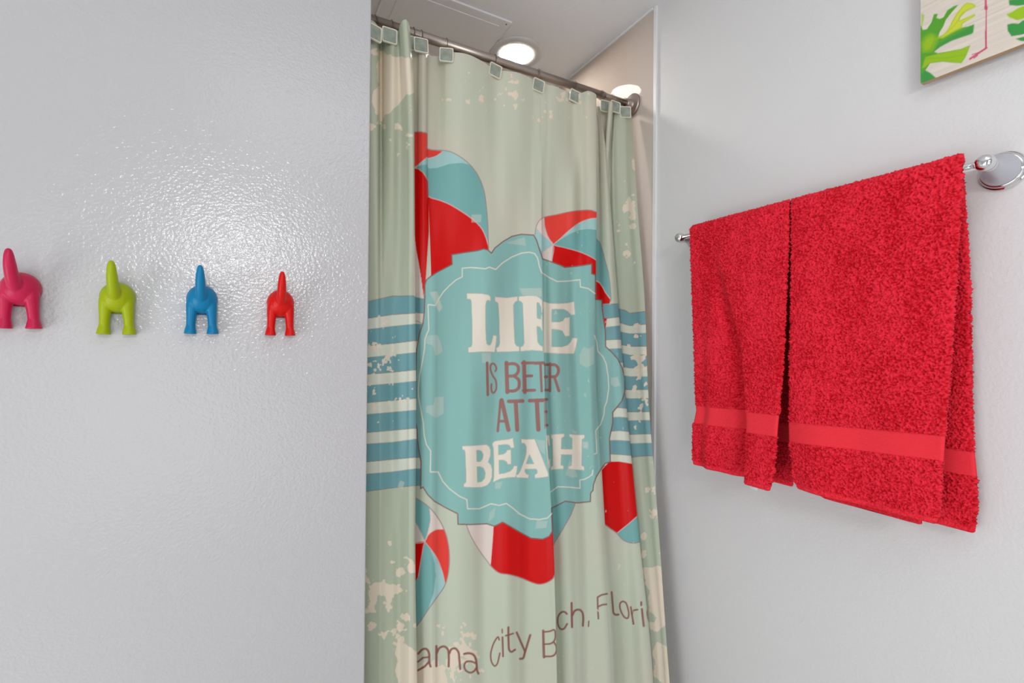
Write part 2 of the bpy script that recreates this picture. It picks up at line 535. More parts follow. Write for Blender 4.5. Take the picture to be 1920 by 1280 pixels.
# arc length of the controls decides how densely each stretch is sampled
step = np.sqrt(np.diff(XX, axis=1) ** 2 + np.diff(YY, axis=1) ** 2).mean(0)
tc = np.concatenate([[0], np.cumsum(np.maximum(step, 0.0015))])
NU = int(tc[-1] / 0.00135)
tq = np.linspace(0, tc[-1], NU)
P = np.empty((len(zq), NU, 3))
P[..., 0] = hermite(tc, XX.T, tq).T
P[..., 1] = hermite(tc, YY.T, tq).T
P[..., 2] = zq[:, None]
# fine soft ripples of hanging cloth
tt = tq[None, :]; zz = zq[:, None]
P[..., 1] += 0.0010 * np.sin(tt * 70 + 2.0 * np.sin(zz * 2.2 + 1))
P[..., 0] = np.clip(P[..., 0], LE + 0.003, Wall - 0.008)
layer_t = LAY[np.clip(np.searchsorted(tc, tq, side='right') - 1, 0, len(tc) - 1)]
px, py = project(P.reshape(-1, 3))
lay = np.broadcast_to(layer_t[None, :], P.shape[:2]).reshape(-1)
#SECTION_PAINT
SAGE = (192, 200, 181); TEALB = (136, 185, 180); STR = (112, 160, 166); STL = (208, 213, 198)
RED = (208, 3, 3); REDL = (228, 66, 56); BROWN = (132, 92, 88); CREAM = (226, 221, 206)
BTEAL = (118, 174, 172); BTEALL = (160, 202, 201); OUT = (158, 132, 130); BEIGE = (226, 214, 194); WHITEB = (220, 209, 200)
z4, z5, z6 = Z(680, 230, 3.4286), Z(680, 530, 3.4286), Z(680, 880, 3.2)
zL, zT, zB, zA, zF = Z(870, 540, 8.727), Z(890, 660, 8), Z(860, 800, 7.68), Z(780, 1160, 6.857), Z(1030, 1090, 8.348)
zR, zD, zU = Z(1100, 560, 3.764), Z(1040, 180, 4.265), Z(690, 20, 5.33)
cv = Canvas(px, py)
cv.c[:] = s2l(SAGE)
# slow drift of the printed ground between sage and warm grey
n1 = vnoise(px, py, 230, 3, 3)
cv.c += (s2l((203, 198, 182)) - s2l(SAGE)) * np.clip((n1 - 0.42) * 3, 0, 1)[:, None] * 0.8

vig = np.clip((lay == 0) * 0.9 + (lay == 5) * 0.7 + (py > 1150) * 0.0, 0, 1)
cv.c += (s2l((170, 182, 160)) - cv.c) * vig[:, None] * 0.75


def only(*ls):
    cv.on = np.isin(lay, ls)


def stripes(xs, rows, first_teal=True):
    """rows: list of boundary y per x in xs; teal and light alternate downwards"""
    idx = np.nonzero(cv.on & (cv.y > min(map(min, rows)) - 4) & (cv.y < max(map(max, rows)) + 4))[0]
    x, y = cv.x[idx], cv.y[idx]
    B = [np.interp(x, xs, r) for r in rows]
    for k in range(len(B) - 1):
        a = np.clip(0.5 + (y - B[k]) / 1.1, 0, 1) * np.clip(0.5 + (B[k + 1] - y) / 1.1, 0, 1)
        cv.mix(idx, a, STR if (k % 2 == 0) == first_teal else STL)
    for k in range(len(B)):
        cv.mix(idx, np.clip(0.5 + (0.55 - np.abs(y - B[k])), 0, 1) * (0.8 if (k % 2) or k == 0 or k == len(B) - 1 else 0.35), BROWN)


f5 = lambda v: 530 + v / 3.4286
L_, M_, R_ = ([120, 228, 300, 405, 480, 588, 660, 770, 845, 962, 1035, 1150, 1228, 1340],
              [85, 205, 280, 390, 464, 575, 648, 757, 832, 948, 1025, 1135, 1215, 1318],
              [84, 195, 265, 372, 448, 560, 632, 743, 818, 935, 1005, 1122, 1195, 1303])
only(0, 1)
stripes([690, 735, 778], [[f5(a), f5(b), f5(d)] for a, b, d in zip(L_, M_, R_)])
fr = lambda v: 560 + v / 3.764
only(4, 5)
only(4)
stripes([1130, 1160, 1185], [[fr(a), fr(b), fr(b) + 2] for a, b in
        ((42, 34), (142, 128), (203, 190), (292, 286), (356, 350), (447, 447), (512, 508), (600, 590), (672, 662), (782, 768), (845, 834), (938, 930), (1000, 998), (1092, 1098), (1180, 1180))])
only(5)
stripes([1160, 1172, 1181, 1211], [[fr(v) for v in r] for r in
        ((72, 80, 102, 88), (166, 180, 190, 180), (230, 240, 246, 242), (322, 328, 336, 335), (384, 388, 397, 395),
         (480, 482, 488, 487), (543, 543, 549, 549), (640, 640, 642, 640), (700, 700, 704, 702), (796, 796, 798, 797),
         (858, 858, 860, 857), (950, 950, 957, 953), (1014, 1016, 1022, 1018), (1110, 1112, 1118, 1108))])


def ball_line(fn, pts, w_=1.5, col=(216, 190, 186), smooth=True):
    cv.stroke(fn(pts), w_, col, 0.9, smooth=smooth)


# --- big ball upper left
o1 = [(407, 165), (450, 175), (515, 178), (560, 185), (620, 215), (680, 260), (730, 320), (765, 390), (785, 460), (797, 560), (805, 660), (808, 780), (812, 850)]
o1s = [tuple(p) for p in smooth_line(o1)]
only(2)
cv.poly(z4([(385, 165)] + o1s + [(800, 1130), (385, 1130)]), BTEAL)
cv.poly(z4([(390, 265), (430, 295), (480, 290), (560, 264), (640, 258), (690, 270)] + [p for p in o1s if p[0] < 680][::-1] + [(390, 165)]), BTEALL)
cv.poly(z4([(390, 168), (407, 168), (450, 177), (515, 182), (480, 210), (440, 225), (390, 232)]), REDL)
ball_line(z4, [(390, 232), (440, 225), (480, 210), (517, 182)], 1.3)
low = smooth_line([(390, 430), (407, 455), (430, 478), (500, 500), (560, 525), (620, 560), (680, 600), (730, 640), (765, 680), (790, 730), (808, 790)])
cv.poly(z4([tuple(p) for p in low] + [(812, 850), (600, 1000), (385, 1150)]), RED)
ball_line(z4, [tuple(p) for p in low], 1.6, smooth=False)
cv.stroke(z4(o1s), 1.7, OUT, 0.9)
only(1)
cv.poly(z4([(300, 68), (332, 62), (370, 60), (404, 66), (425, 75), (425, 700), (405, 1020), (397, 1080), (392, 1130), (380, 1040), (360, 900), (340, 800), (325, 680), (300, 600)]), RED)
cv.poly(z4([(300, 68), (332, 62), (370, 60), (404, 66), (425, 80), (425, 215), (332, 292), (300, 300)]), REDL)
cv.poly(z4([(425, 212), (332, 291), (360, 297), (388, 318), (405, 345), (425, 380)]), BTEALL)
cv.poly(z4([(425, 268), (380, 272), (332, 291), (360, 297), (388, 318), (405, 345), (425, 380)]), BTEAL)
ball_line(z4, [(425, 214), (332, 291), (360, 297), (388, 318), (405, 345), (425, 380)], 1.2, smooth=False)
cv.stroke(z4([(300, 62), (332, 60), (370, 58), (404, 64), (425, 75)]), 1.7, OUT, 0.9)
only(1, 0)
cv.poly(z4([(329, 690), (345, 830), (360, 905), (378, 1020), (393, 1130), (330, 1113)]), WHITEB)
only(1)
cv.poly(z4([(300, 690), (327, 680), (345, 830), (360, 905), (378, 1020), (393, 1130), (300, 1113)]), WHITEB)
cv.poly(z5([(333, 190), (395, 203), (388, 260), (333, 240)]), WHITEB)
cv.stroke(z5([(330, 238), (386, 262)]), 1.4, OUT, 0.8)

# --- ball upper right
only(3, 2)
o2 = [tuple(p) for p in smooth_line([(1108, 715), (1115, 670), (1135, 630), (1165, 608), (1250, 590), (1330, 572), (1420, 562), (1470, 563), (1520, 582)])]
cv.poly(z4(o2 + [(1520, 980), (1300, 935), (1157, 880)]), BTEAL)
cv.poly(z4([(1520, 690), (1450, 683), (1395, 690), (1330, 715), (1225, 780), (1330, 690), (1400, 640), (1460, 618), (1520, 612)]), BTEALL)
cv.poly(z4([(1110, 712), (1118, 676), (1225, 782), (1155, 832), (1130, 790)]), BTEALL)
cv.poly(z4([p for p in o2 if p[0] < 1168] + [(1168, 650), (1190, 730), (1225, 782), (1190, 750), (1150, 718), (1118, 678)]), WHITEB)
cv.poly(z4([(1166, 612)] + [p for p in o2 if p[0] > 1168] + [(1520, 612), (1460, 618), (1400, 640), (1330, 690), (1270, 745), (1225, 782), (1190, 730), (1170, 660)]), REDL)
cv.poly(z4([(1155, 832), (1225, 786), (1213, 900), (1155, 880)]), WHITEB)
cv.poly(z4([(1225, 786), (1300, 803), (1380, 825), (1440, 848), (1490, 875), (1520, 900), (1520, 985), (1213, 985)]), RED)
for l in ([(1166, 612), (1172, 680), (1190, 730), (1225, 782), (1300, 803), (1380, 825), (1440, 848), (1490, 875), (1520, 900)],
          [(1520, 612), (1460, 618), (1400, 640), (1330, 690), (1270, 745), (1225, 782), (1155, 832)], [(1118, 678), (1150, 718), (1225, 782), (1213, 900)]):
    ball_line(z4, l, 1.3)
cv.stroke(z4(o2), 1.6, OUT, 0.85)
only(4)
cv.poly(z4([(1480, 740), (1505, 748), (1525, 770), (1545, 830), (1560, 890), (1580, 960), (1592, 1050), (1597, 1130), (1594, 1170), (1480, 1170)]), BTEAL)
cv.poly(z4([(1480, 1010), (1500, 1015), (1525, 1030), (1545, 1060), (1560, 1090), (1590, 1130), (1590, 1162), (1545, 1165), (1545, 1252), (1570, 1258), (1563, 1315), (1540, 1300), (1480, 1170)]), RED)
cv.stroke(z4([(1503, 747), (1525, 770), (1545, 830), (1560, 890), (1580, 960), (1592, 1050), (1597, 1130), (1594, 1162)]), 1.5, OUT, 0.85)
cv.stroke(z4([(1497, 1013), (1525, 1030), (1545, 1060), (1560, 1090), (1590, 1130)]), 1.2, WHITEB)

# --- ball lower left
only(1, 2)
o3 = [tuple(p) for p in smooth_line([(310, 168), (330, 178), (380, 210), (430, 260), (470, 320), (500, 390), (517, 470), (520, 560), (510, 640), (490, 700), (450, 760), (400, 830), (350, 905), (320, 945)])]
cv.poly(z6(o3 + [(300, 950), (300, 170)]), BTEAL)
cv.poly(z6([(373, 430), (405, 470), (432, 560), (438, 640), (425, 740), (395, 830), (400, 832), (450, 760), (495, 690), (480, 620), (440, 520)]), BTEALL)
cv.poly(z6([(400, 228), (430, 262), (470, 320), (487, 358), (440, 358), (400, 385), (373, 430), (395, 360), (407, 300), (405, 250)]), WHITEB)
cv.poly(z6([(373, 430), (400, 385), (440, 360), (487, 358), (502, 395), (518, 470), (521, 560), (511, 640), (495, 690), (480, 620), (440, 520)]), REDL)
cv.poly(z6([(300, 300), (330, 340), (350, 380), (373, 430), (330, 437), (300, 445)]), WHITEB)
cv.poly(z6([(300, 445), (330, 437), (373, 430), (352, 530), (334, 640), (300, 700)]), RED)
for l in ([(300, 300), (330, 340), (350, 380), (373, 430), (440, 520), (480, 620), (495, 690)], [(487, 358), (440, 360), (400, 385), (373, 430), (352, 530), (334, 640)], [(400, 228), (407, 300), (395, 360), (373, 430), (300, 445)]):
    ball_line(z6, l, 1.2)
cv.stroke(z6(o3), 1.9, OUT, 0.9)

# --- ball bottom centre
only(2)
o4 = [tuple(p) for p in smooth_line([(615, 300), (627, 345), (650, 400), (690, 470), (740, 540), (780, 590), (820, 620), (880, 630), (950, 650), (1010, 675), (1060, 688), (1105, 678), (1140, 655), (1152, 630), (1160, 560)])]
cv.poly(z6(o4 + [(1160, 250), (615, 250)]), RED)
cv.poly(z6([(615, 300)] + [p for p in o4 if p[0] < 768] + [(768, 575), (780, 430), (787, 320)]), WHITEB)
cv.stroke(z6(o4), 1.7, OUT, 0.9)
only(3)
cv.poly(z6([(1110, 150), (1275, 190), (1275, 210), (1250, 270), (1200, 360), (1150, 440), (1110, 520)]), BTEAL)
cv.stroke(z6([(1280, 190), (1250, 270), (1200, 360), (1150, 440), (1110, 520)]), 1.7, OUT, 0.9)

# --- ball lower right
only(4)
o5 = [tuple(p) for p in smooth_line([(1400, 40), (1385, 90), (1382, 180), (1395, 250), (1420, 300), (1480, 350), (1525, 382), (1560, 420), (1600, 438), (1640, 440), (1680, 425)])]
cv.poly(z6(o5 + [(1700, 425), (1700, 10), (1617, -35), (1540, -48), (1480, -48)]), RED)
cv.poly(z6([(1525, 382), (1590, 330), (1648, 280), (1700, 235), (1700, 430), (1640, 441), (1600, 438), (1560, 420)]), BTEAL)
ball_line(z6, [(1525, 382), (1590, 330), (1648, 280), (1700, 235)], 1.4)
cv.stroke(z6(o5), 1.7, OUT, 0.9)

# --- the badge
only(1, 2, 3, 4)
badge = (z4([(400, 1040), (410, 1010), (440, 985), (480, 960), (575, 910), (573, 848), (650, 835), (740, 822), (780, 810), (805, 818), (828, 838), (850, 805), (900, 765), (960, 730), (1020, 717), (1100, 722), (1120, 760), (1135, 810), (1157, 875), (1215, 895), (1270, 915), (1300, 930), (1380, 922), (1472, 908), (1472, 970), (1497, 978)])
         + z5([(1497, 107), (1537, 112), (1540, 170), (1550, 240), (1560, 310), (1562, 410), (1600, 445), (1640, 490), (1670, 550), (1685, 620), (1685, 700), (1665, 760), (1640, 792), (1608, 832), (1608, 900), (1595, 960), (1587, 1000), (1590, 1080), (1592, 1150), (1560, 1160), (1530, 1200), (1500, 1250)])
         + z6([(1385, 90), (1382, 125), (1368, 140), (1366, 192), (1290, 200), (1215, 190), (1133, 232), (1138, 370), (1120, 400), (1080, 418), (1010, 412), (960, 385), (900, 350), (840, 315), (790, 340), (745, 325), (650, 330), (572, 328), (570, 265), (500, 230), (430, 190), (390, 150), (362, 105), (348, 115)])
         + z5([(374, 1240), (375, 1150), (362, 1080), (352, 1000), (350, 940), (341, 900), (343, 700), (342, 600), (345, 445), (352, 400), (365, 330), (388, 262), (397, 180), (400, 90)]))
cv.poly(badge, TEALB, line=BROWN, lw=2.1)
nb = vnoise(px, py, 90, 11, 3)
cream_a = (z5([(465, 145), (420, 140), (425, 300), (400, 360), (398, 420), (385, 500), (365, 600), (358, 680), (360, 740), (375, 820), (390, 900), (395, 980), (410, 1040), (437, 1080), (435, 1215), (485, 1215)])
           + z6([(480, 70), (520, 115), (580, 160), (625, 180), (630, 235), (700, 235), (770, 205), (820, 215), (862, 203), (900, 230), (940, 265), (1000, 295), (1060, 300), (1110, 290), (1136, 262)]))
cv.stroke(cream_a, 1.9, CREAM)
cream_b = z4([(470, 1170), (490, 1130), (520, 1085), (560, 1045), (600, 1010), (640, 990), (640, 935), (700, 930), (790, 938), (815, 928), (855, 943), (900, 900), (960, 862), (1020, 838), (1070, 832), (1105, 840), (1125, 870), (1135, 920), (1150, 962), (1200, 995), (1250, 1020), (1320, 1018), (1397, 1008), (1400, 1055), (1450, 1065), (1495, 1098)])
cv.stroke(cream_b, 1.9, CREAM)
cream_c = (z5([(1490, 338), (1505, 380), (1512, 440), (1545, 475), (1565, 520), (1578, 600), (1582, 680), (1570, 760), (1555, 800), (1550, 850), (1530, 910), (1498, 950), (1502, 1020), (1505, 1095), (1488, 1100)]))
cv.stroke(cream_c, 1.7, CREAM)
cv.stroke(z5([(1480, 1205), (1475, 1235)]) + zB([(1915, 690), (1870, 725), (1810, 755), (1745, 765), (1748, 885), (1600, 868), (1430, 860), (1325, 935)]), 1.9, CREAM)
# a paler wash where the badge print has worn
for poly_, a_ in ((zL([(900, 0), (1270, 0), (1270, 140), (960, 120)]), .35), (zL([(290, 1060), (440, 1060), (440, 1222), (300, 1222)]), .3),
                  (z5([(405, 340), (480, 335), (500, 380), (515, 440), (470, 470), (450, 400), (405, 390)]), .3),
                  (z5([(430, 60), (475, 55), (490, 100), (515, 160), (490, 190), (465, 140)]), .25),
                  (z5([(465, 735), (520, 730), (520, 840), (470, 868), (405, 830), (410, 790), (455, 785)]), .3),
                  (z5([(1420, 410), (1450, 425), (1487, 400), (1487, 520), (1440, 545), (1395, 520), (1395, 460)]), .3),
                  (z5([(1595, 610), (1640, 605), (1655, 660), (1620, 670), (1595, 650)]), .35), (z5([(1440, 1010), (1450, 1075), (1420, 1060)]), .3),
                  (zB([(1110, 180), (1250, 200), (1240, 400), (1180, 350)]), .3), (zB([(1600, 470), (1650, 560), (1715, 710), (1640, 735), (1535, 690)]), .3),
                  (zB([(1780, 215), (1870, 215), (1870, 300), (1790, 300)]), .35), (zB([(525, 800), (630, 790), (600, 890), (525, 890)]), .3),
                  (z6([(1045, 305), (1110, 310), (1100, 350), (1035, 355)]), .35), (z6([(800, 220), (790, 280), (755, 315), (760, 260)]), .25),
                  (z4([(930, 770), (1040, 735), (1050, 790), (930, 775)]), .3), (z4([(440, 1090), (480, 1085), (510, 1190), (490, 1210)]), .3),
                  (z4([(700, 590), (765, 590), (760, 640), (700, 640)]), .35), (z6([(225, 65), (250, 75), (240, 120), (210, 105)]), .35)):
    cv.on = lay >= 0
    cv.poly(poly_, (200, 208, 196), alpha=a_ + .1, aa=0.9)
only(1, 2, 3, 4)
# LIFE
for pl in ([(45, 88), (180, 85), (300, 92), (400, 110), (432, 140), (432, 215), (395, 190), (365, 215), (350, 290), (352, 600), (360, 820), (372, 910), (400, 935), (430, 930), (455, 880), (480, 768), (535, 785), (520, 920), (500, 1045), (290, 1040), (75, 1052), (70, 975), (120, 955), (135, 910), (135, 600), (120, 210), (100, 180), (48, 172)],
           [(507, 145), (700, 158), (875, 138), (875, 205), (835, 225), (808, 275), (815, 600), (830, 900), (860, 945), (905, 960), (905, 1032), (540, 1045), (525, 985), (570, 955), (585, 900), (575, 500), (562, 260), (545, 235), (510, 215)],
           [(893, 138), (1050, 122), (1180, 128), (1240, 160), (1276, 200), (1284, 320), (1280, 400), (1268, 395), (1262, 310), (1230, 245), (1200, 230), (1190, 250), (1195, 490), (1255, 510), (1265, 430), (1276, 430), (1282, 700), (1270, 690), (1250, 640), (1200, 620), (1190, 640), (1205, 880), (1240, 930), (1288, 960), (1288, 1030), (1120, 1015), (925, 1032), (922, 965), (965, 945), (985, 900), (975, 600), (960, 250), (935, 220), (895, 205)],
           [(1292, 216), (1400, 248), (1550, 252), (1690, 245), (1800, 220), (1815, 430), (1755, 443), (1700, 380), (1640, 348), (1500, 342), (1435, 345), (1435, 555), (1560, 555), (1620, 535), (1650, 485), (1730, 478), (1728, 785), (1655, 785), (1610, 700), (1540, 678), (1435, 670), (1435, 960), (1600, 962), (1690, 935), (1745, 880), (1775, 815), (1855, 820), (1835, 940), (1800, 1070), (1550, 1070), (1304, 1055), (1304, 850), (1304, 400)]):
    cv.poly(zL(pl), CREAM, line=(190, 172, 155), lw=0.5)
# BEACH
for pl, hs in (([(52, 280), (90, 275), (240, 270), (400, 255), (440, 285), (460, 340), (455, 420), (425, 505), (465, 550), (482, 620), (478, 720), (455, 790), (410, 840), (330, 868), (230, 872), (75, 865), (72, 825), (105, 800), (108, 700), (100, 500), (95, 365), (80, 330), (55, 325)],
                ([(255, 340), (290, 330), (330, 350), (355, 400), (345, 460), (310, 500), (262, 502)], [(262, 575), (310, 570), (360, 595), (385, 660), (375, 740), (330, 790), (270, 800)])),
               ([(485, 235), (520, 205), (620, 190), (720, 180), (780, 160), (800, 300), (755, 305), (730, 265), (690, 250), (570, 262), (572, 402), (640, 395), (680, 370), (700, 335), (752, 330), (755, 538), (705, 538), (690, 500), (640, 475), (578, 480), (583, 678), (660, 668), (740, 640), (780, 600), (798, 558), (845, 565), (835, 650), (815, 725), (700, 730), (600, 748), (495, 795), (505, 740), (510, 600), (500, 300), (488, 275)], ()),
               ([(903, 175), (960, 182), (1095, 178), (1180, 390), (1290, 670), (1292, 715), (1200, 730), (1098, 738), (1095, 690), (1130, 670), (1135, 640), (1115, 605), (955, 608), (950, 640), (975, 680), (1005, 690), (1003, 738), (835, 728), (825, 690), (860, 685), (890, 630), (960, 440), (975, 370), (975, 280), (945, 235), (905, 230)],
                ([(1018, 395), (1085, 532), (970, 532)],)),
               ([(1262, 125), (1290, 115), (1305, 130), (1315, 270), (1300, 275), (1275, 190), (1275, 300), (1290, 450), (1300, 490), (1305, 460), (1318, 465), (1318, 580), (1300, 610), (1280, 470), (1265, 300)], ()),
               ([(1328, 110), (1520, 98), (1522, 135), (1480, 165), (1475, 320), (1635, 322), (1635, 165), (1595, 135), (1590, 105), (1700, 115), (1812, 115), (1812, 160), (1775, 180), (1770, 550), (1808, 580), (1808, 622), (1700, 618), (1580, 605), (1582, 570), (1625, 555), (1632, 400), (1475, 400), (1470, 550), (1510, 565), (1510, 605), (1400, 610), (1328, 620), (1330, 582), (1355, 560), (1350, 180), (1330, 155)], ())):
    cv.poly(zB(pl), CREAM, line=(190, 172, 155), lw=0.5, holes=[zB(h_) for h_ in hs])
# IS BETTER AT THE
TX = (150, 104, 98)
for pts_, w_ in (([(187, 160), (197, 640)], 5), ([(310, 285), (325, 250), (305, 190), (270, 170), (240, 200), (240, 270), (270, 350), (310, 410), (325, 480), (320, 560), (285, 610), (262, 600), (250, 540), (252, 480)], 3.6),
                 ([(477, 158), (490, 600)], 7.5), ([(480, 180), (600, 175), (650, 215), (648, 300), (600, 350), (490, 360)], 6), ([(600, 365), (655, 410), (668, 470), (655, 540), (600, 578), (490, 580)], 6),
                 ([(740, 150), (752, 598)], 7.5), ([(715, 165), (880, 160)], 5.6), ([(760, 358), (857, 355)], 5.6), ([(730, 575), (900, 570)], 5.6),
                 ([(905, 165), (1025, 160)], 6), ([(987, 180), (1005, 585)], 4.8), ([(1052, 170), (1065, 580)], 1.6), ([(1055, 187), (1095, 188)], 5), ([(1060, 370), (1078, 370)], 5.6), ([(1062, 568), (1096, 568)], 4.8),
                 ([(1130, 170), (1130, 582)], 4.6), ([(1130, 190), (1205, 192), (1250, 235), (1252, 305), (1215, 362), (1140, 368)], 5.8), ([(1195, 370), (1262, 580)], 5.6),
                 ([(388, 720), (346, 1183)], 4.8), ([(405, 720), (507, 1165)], 8), ([(375, 1035), (455, 1035)], 5), ([(510, 737), (720, 732)], 7), ([(615, 740), (638, 1165)], 7.8),
                 ([(825, 727), (1020, 722)], 7), ([(932, 730), (955, 1160)], 8.2), ([(1045, 690), (1052, 1145)], 1.5), ([(1064, 700), (1070, 1130)], 1.2), ([(1060, 710), (1085, 708)], 5.2), ([(1062, 893), (1075, 893)], 5.2), ([(1075, 1096), (1088, 1096)], 5.2)):
    cv.stroke(zT(pts_), w_, TX, 0.97, smooth=len(pts_) > 3)
# --- worn patches of beige ground: corners of the print
cv.on = lay >= 0
nz = vnoise(px, py, 46, 21, 5)
nz2 = vnoise(px, py, 17, 31, 4)


def worn(mask, strength, thr, n_=nz):
    idx = np.nonzero(mask > 0)[0]
    a = np.clip((n_[idx] + strength * mask[idx] - thr) / 0.02, 0, 1)
    cv.mix(idx, a * 0.92, BEIGE)


def blob(cx, cy, rx, ry):
    return np.clip(1.25 - np.sqrt(((px - cx) / rx) ** 2 + ((py - cy) / ry) ** 2), 0, 1)


up_l = (lay == 0) * np.maximum(np.maximum(blob(740, 135, 52, 62), blob(722, 190, 36, 50)), 0.8 * blob(770, 150, 20, 60))
worn(up_l, 0.75, 0.86)
worn((lay == 0) * blob(735, 230, 70, 60) * 0.9, 0.25, 0.80, nz2)
worn((lay == 0) * blob(768, 1270, 42, 85), 0.7, 0.90)
worn(((lay == 1) | (lay == 2)) * blob(800, 1278, 50, 50), 0.62, 0.90)
worn((lay == 0) * blob(715, 1120, 75, 105), 0.34, 0.80, nz2)
worn(((lay == 1) | (lay == 2)) * blob(850, 1235, 70, 60), 0.25, 0.78, nz2)
worn((lay == 0) * blob(705, 700, 60, 90), 0.20, 0.78, vnoise(px, py, 9, 37, 3))
for pl in (zF([(1515, 0), (1825, 0), (1860, 350), (1870, 580), (1820, 700), (1680, 780), (1700, 700), (1640, 690), (1650, 600), (1700, 520), (1650, 450), (1590, 430), (1570, 350), (1620, 300), (1600, 170), (1530, 120), (1540, 60)]),
           zF([(1680, 960), (1780, 990), (1900, 1060), (1920, 1260), (1920, 1700), (1640, 1500), (1650, 1200), (1640, 1040)]),
           Z(1200, 850, 2.977)([(20, 640), (70, 632), (130, 628), (140, 720), (160, 800), (165, 900), (150, 950), (80, 990), (95, 920), (60, 880), (50, 780)])):
    P0 = np.asarray(pl); idx = cv.near(P0, 8)
    d_, i_ = cv.dist(P0, idx, True); sd_ = np.where(i_, d_, -d_) + (nz2[idx] - 0.5) * 14
    cv.mix(idx, np.clip(0.5 + sd_, 0, 1) * 0.92, BEIGE)
worn((lay == 5) * blob(1198, 690, 22, 95), 0.30, 0.80, vnoise(px, py, 10, 38, 3))
worn((lay == 5) * blob(1178, 400, 22, 90), 0.28, 0.80, nz2)
worn((lay == 5) * blob(1225, 1000, 22, 150), 0.10, 0.72, nz2)
worn((lay >= 2) * (lay <= 3) * np.clip(blob(1000, 175, 150, 50), 0, 1), 0.13, 0.78, vnoise(px, py, 11, 35, 3))
# the place name under the badge
cv.on = lay >= 1
TX = (138, 88, 80)
for pts_, w_ in (([(30, 445), (80, 393), (130, 385), (165, 430), (172, 560), (187, 610)], 4.2), ([(25, 550), (90, 498), (165, 490)], 3.4), ([(25, 660), (110, 612), (168, 550)], 4),
                 ([(262, 350), (262, 606)], 4.4), ([(266, 440), (300, 375), (360, 353), (408, 390), (420, 450), (420, 610)], 4.2), ([(430, 440), (455, 390), (500, 378), (543, 420), (557, 520), (568, 642)], 4),
                 ([(620, 450), (680, 440), (740, 462), (770, 520), (780, 600), (786, 660), (802, 702)], 4.2), ([(772, 570), (700, 545), (645, 552), (620, 600), (640, 660), (700, 690), (752, 665), (778, 625)], 3.6),
                 ([(1070, 268), (1055, 232), (1010, 290), (975, 380), (960, 470), (975, 560), (1012, 605), (1042, 580), (1065, 500), (1078, 440)], 3), ([(1112, 235), (1119, 480)], 3.6), ([(1108, 133), (1109, 178)], 2.6),
                 ([(1188, 108), (1190, 300), (1200, 400), (1225, 422), (1273, 395)], 4), ([(1155, 215), (1250, 187)], 3.2), ([(1295, 175), (1402, 420)], 4.2), ([(1468, 208), (1400, 430), (1375, 505), (1338, 512)], 4.2)):
    cv.stroke(zA(pts_), w_, TX, 0.95, smooth=len(pts_) > 3)
cv.on = (lay == 2) | (lay == 1)
for pts_, w_ in (([(1635, 150), (1645, 492)], 4.4), ([(1635, 168), (1720, 158), (1778, 140), (1792, 200), (1782, 270), (1740, 313), (1650, 325)], 3.2), ([(1775, 300), (1803, 350), (1803, 420), (1765, 472), (1645, 482)], 3.4)):
    cv.stroke(zA(pts_), w_, TX, 0.95, smooth=len(pts_) > 3)
cv.on = (lay == 3) | (lay == 4)
for pts_, w_ in (([(275, 505), (240, 475), (200, 475), (150, 520), (130, 600), (145, 700), (185, 745), (230, 735), (278, 662)], 3.4), ([(348, 335), (355, 710)], 4.2), ([(362, 525), (400, 455), (470, 440), (515, 480), (530, 560), (525, 690)], 4),
                 ([(618, 620), (612, 700)], 2.6), ([(905, 190), (820, 207), (755, 243), (758, 400), (768, 580)], 3.2), ([(770, 388), (830, 362), (892, 355)], 3.2), ([(975, 165), (995, 400), (1005, 490), (1035, 518), (1082, 515)], 3.8),
                 ([(1275, 400), (1316, 662)], 3.4), ([(1292, 500), (1325, 448), (1382, 438)], 3), ([(1448, 430), (1478, 695)], 4), ([(1438, 322), (1438, 368)], 3.8), ([(1542, 400), (1528, 480), (1540, 570), (1567, 638)], 1.8)):
    cv.stroke(zF(pts_), w_, TX, 0.95, smooth=len(pts_) > 3 and w_ != 3.2)
cv.stroke(zF([(1150, 308), (1195, 330), (1232, 430), (1243, 520), (1225, 572), (1180, 560), (1120, 460), (1102, 380), (1115, 330)]), 3.1, TX, 0.95, smooth=True, closed=True)

# scattered chips in the print
rng = np.random.RandomState(5)
for k in range(420):
    cx, cy = rng.uniform(690, 1255), rng.uniform(60, 1275)
    s_ = rng.choice([1.3, 1.8, 2.6, 4.5], p=[.4, .35, .2, .05]); nn = rng.randint(3, 7)
    an = np.sort(rng.uniform(0, 2 * math.pi, nn)); rr = rng.uniform(.5, 1.4, nn) * s_
    near_txt = 870 < cx < 1100 and (545 < cy < 815)
    cv.poly(np.stack([cx + rr * np.cos(an), cy + rr * 1.2 * np.sin(an)], 1), (214, 212, 196) if cy > 480 else (212, 200, 176), alpha=rng.uniform(.3, .75) * (0.6 if near_txt else 1))
# thin scratch lines
for pl, fn in (([(0, 1265), (120, 1262), (300, 1170), (380, 1130), (470, 1110)], Z(690, 20, 5.33)), ([(490, 1275), (560, 1260), (640, 1235)], zF), ([(1340, 1270), (1450, 1220), (1590, 1170), (1640, 1200)], z6),
               ([(500, 420), (505, 590), (520, 700), (540, 1100)], zD), ([(515, 645), (655, 608)], zD), ([(500, 710), (655, 680)], zD), ([(520, 840), (660, 800)], zD)):
    cv.stroke(fn(pl), 1.0, (206, 196, 168), 0.6, smooth=len(pl) > 2)

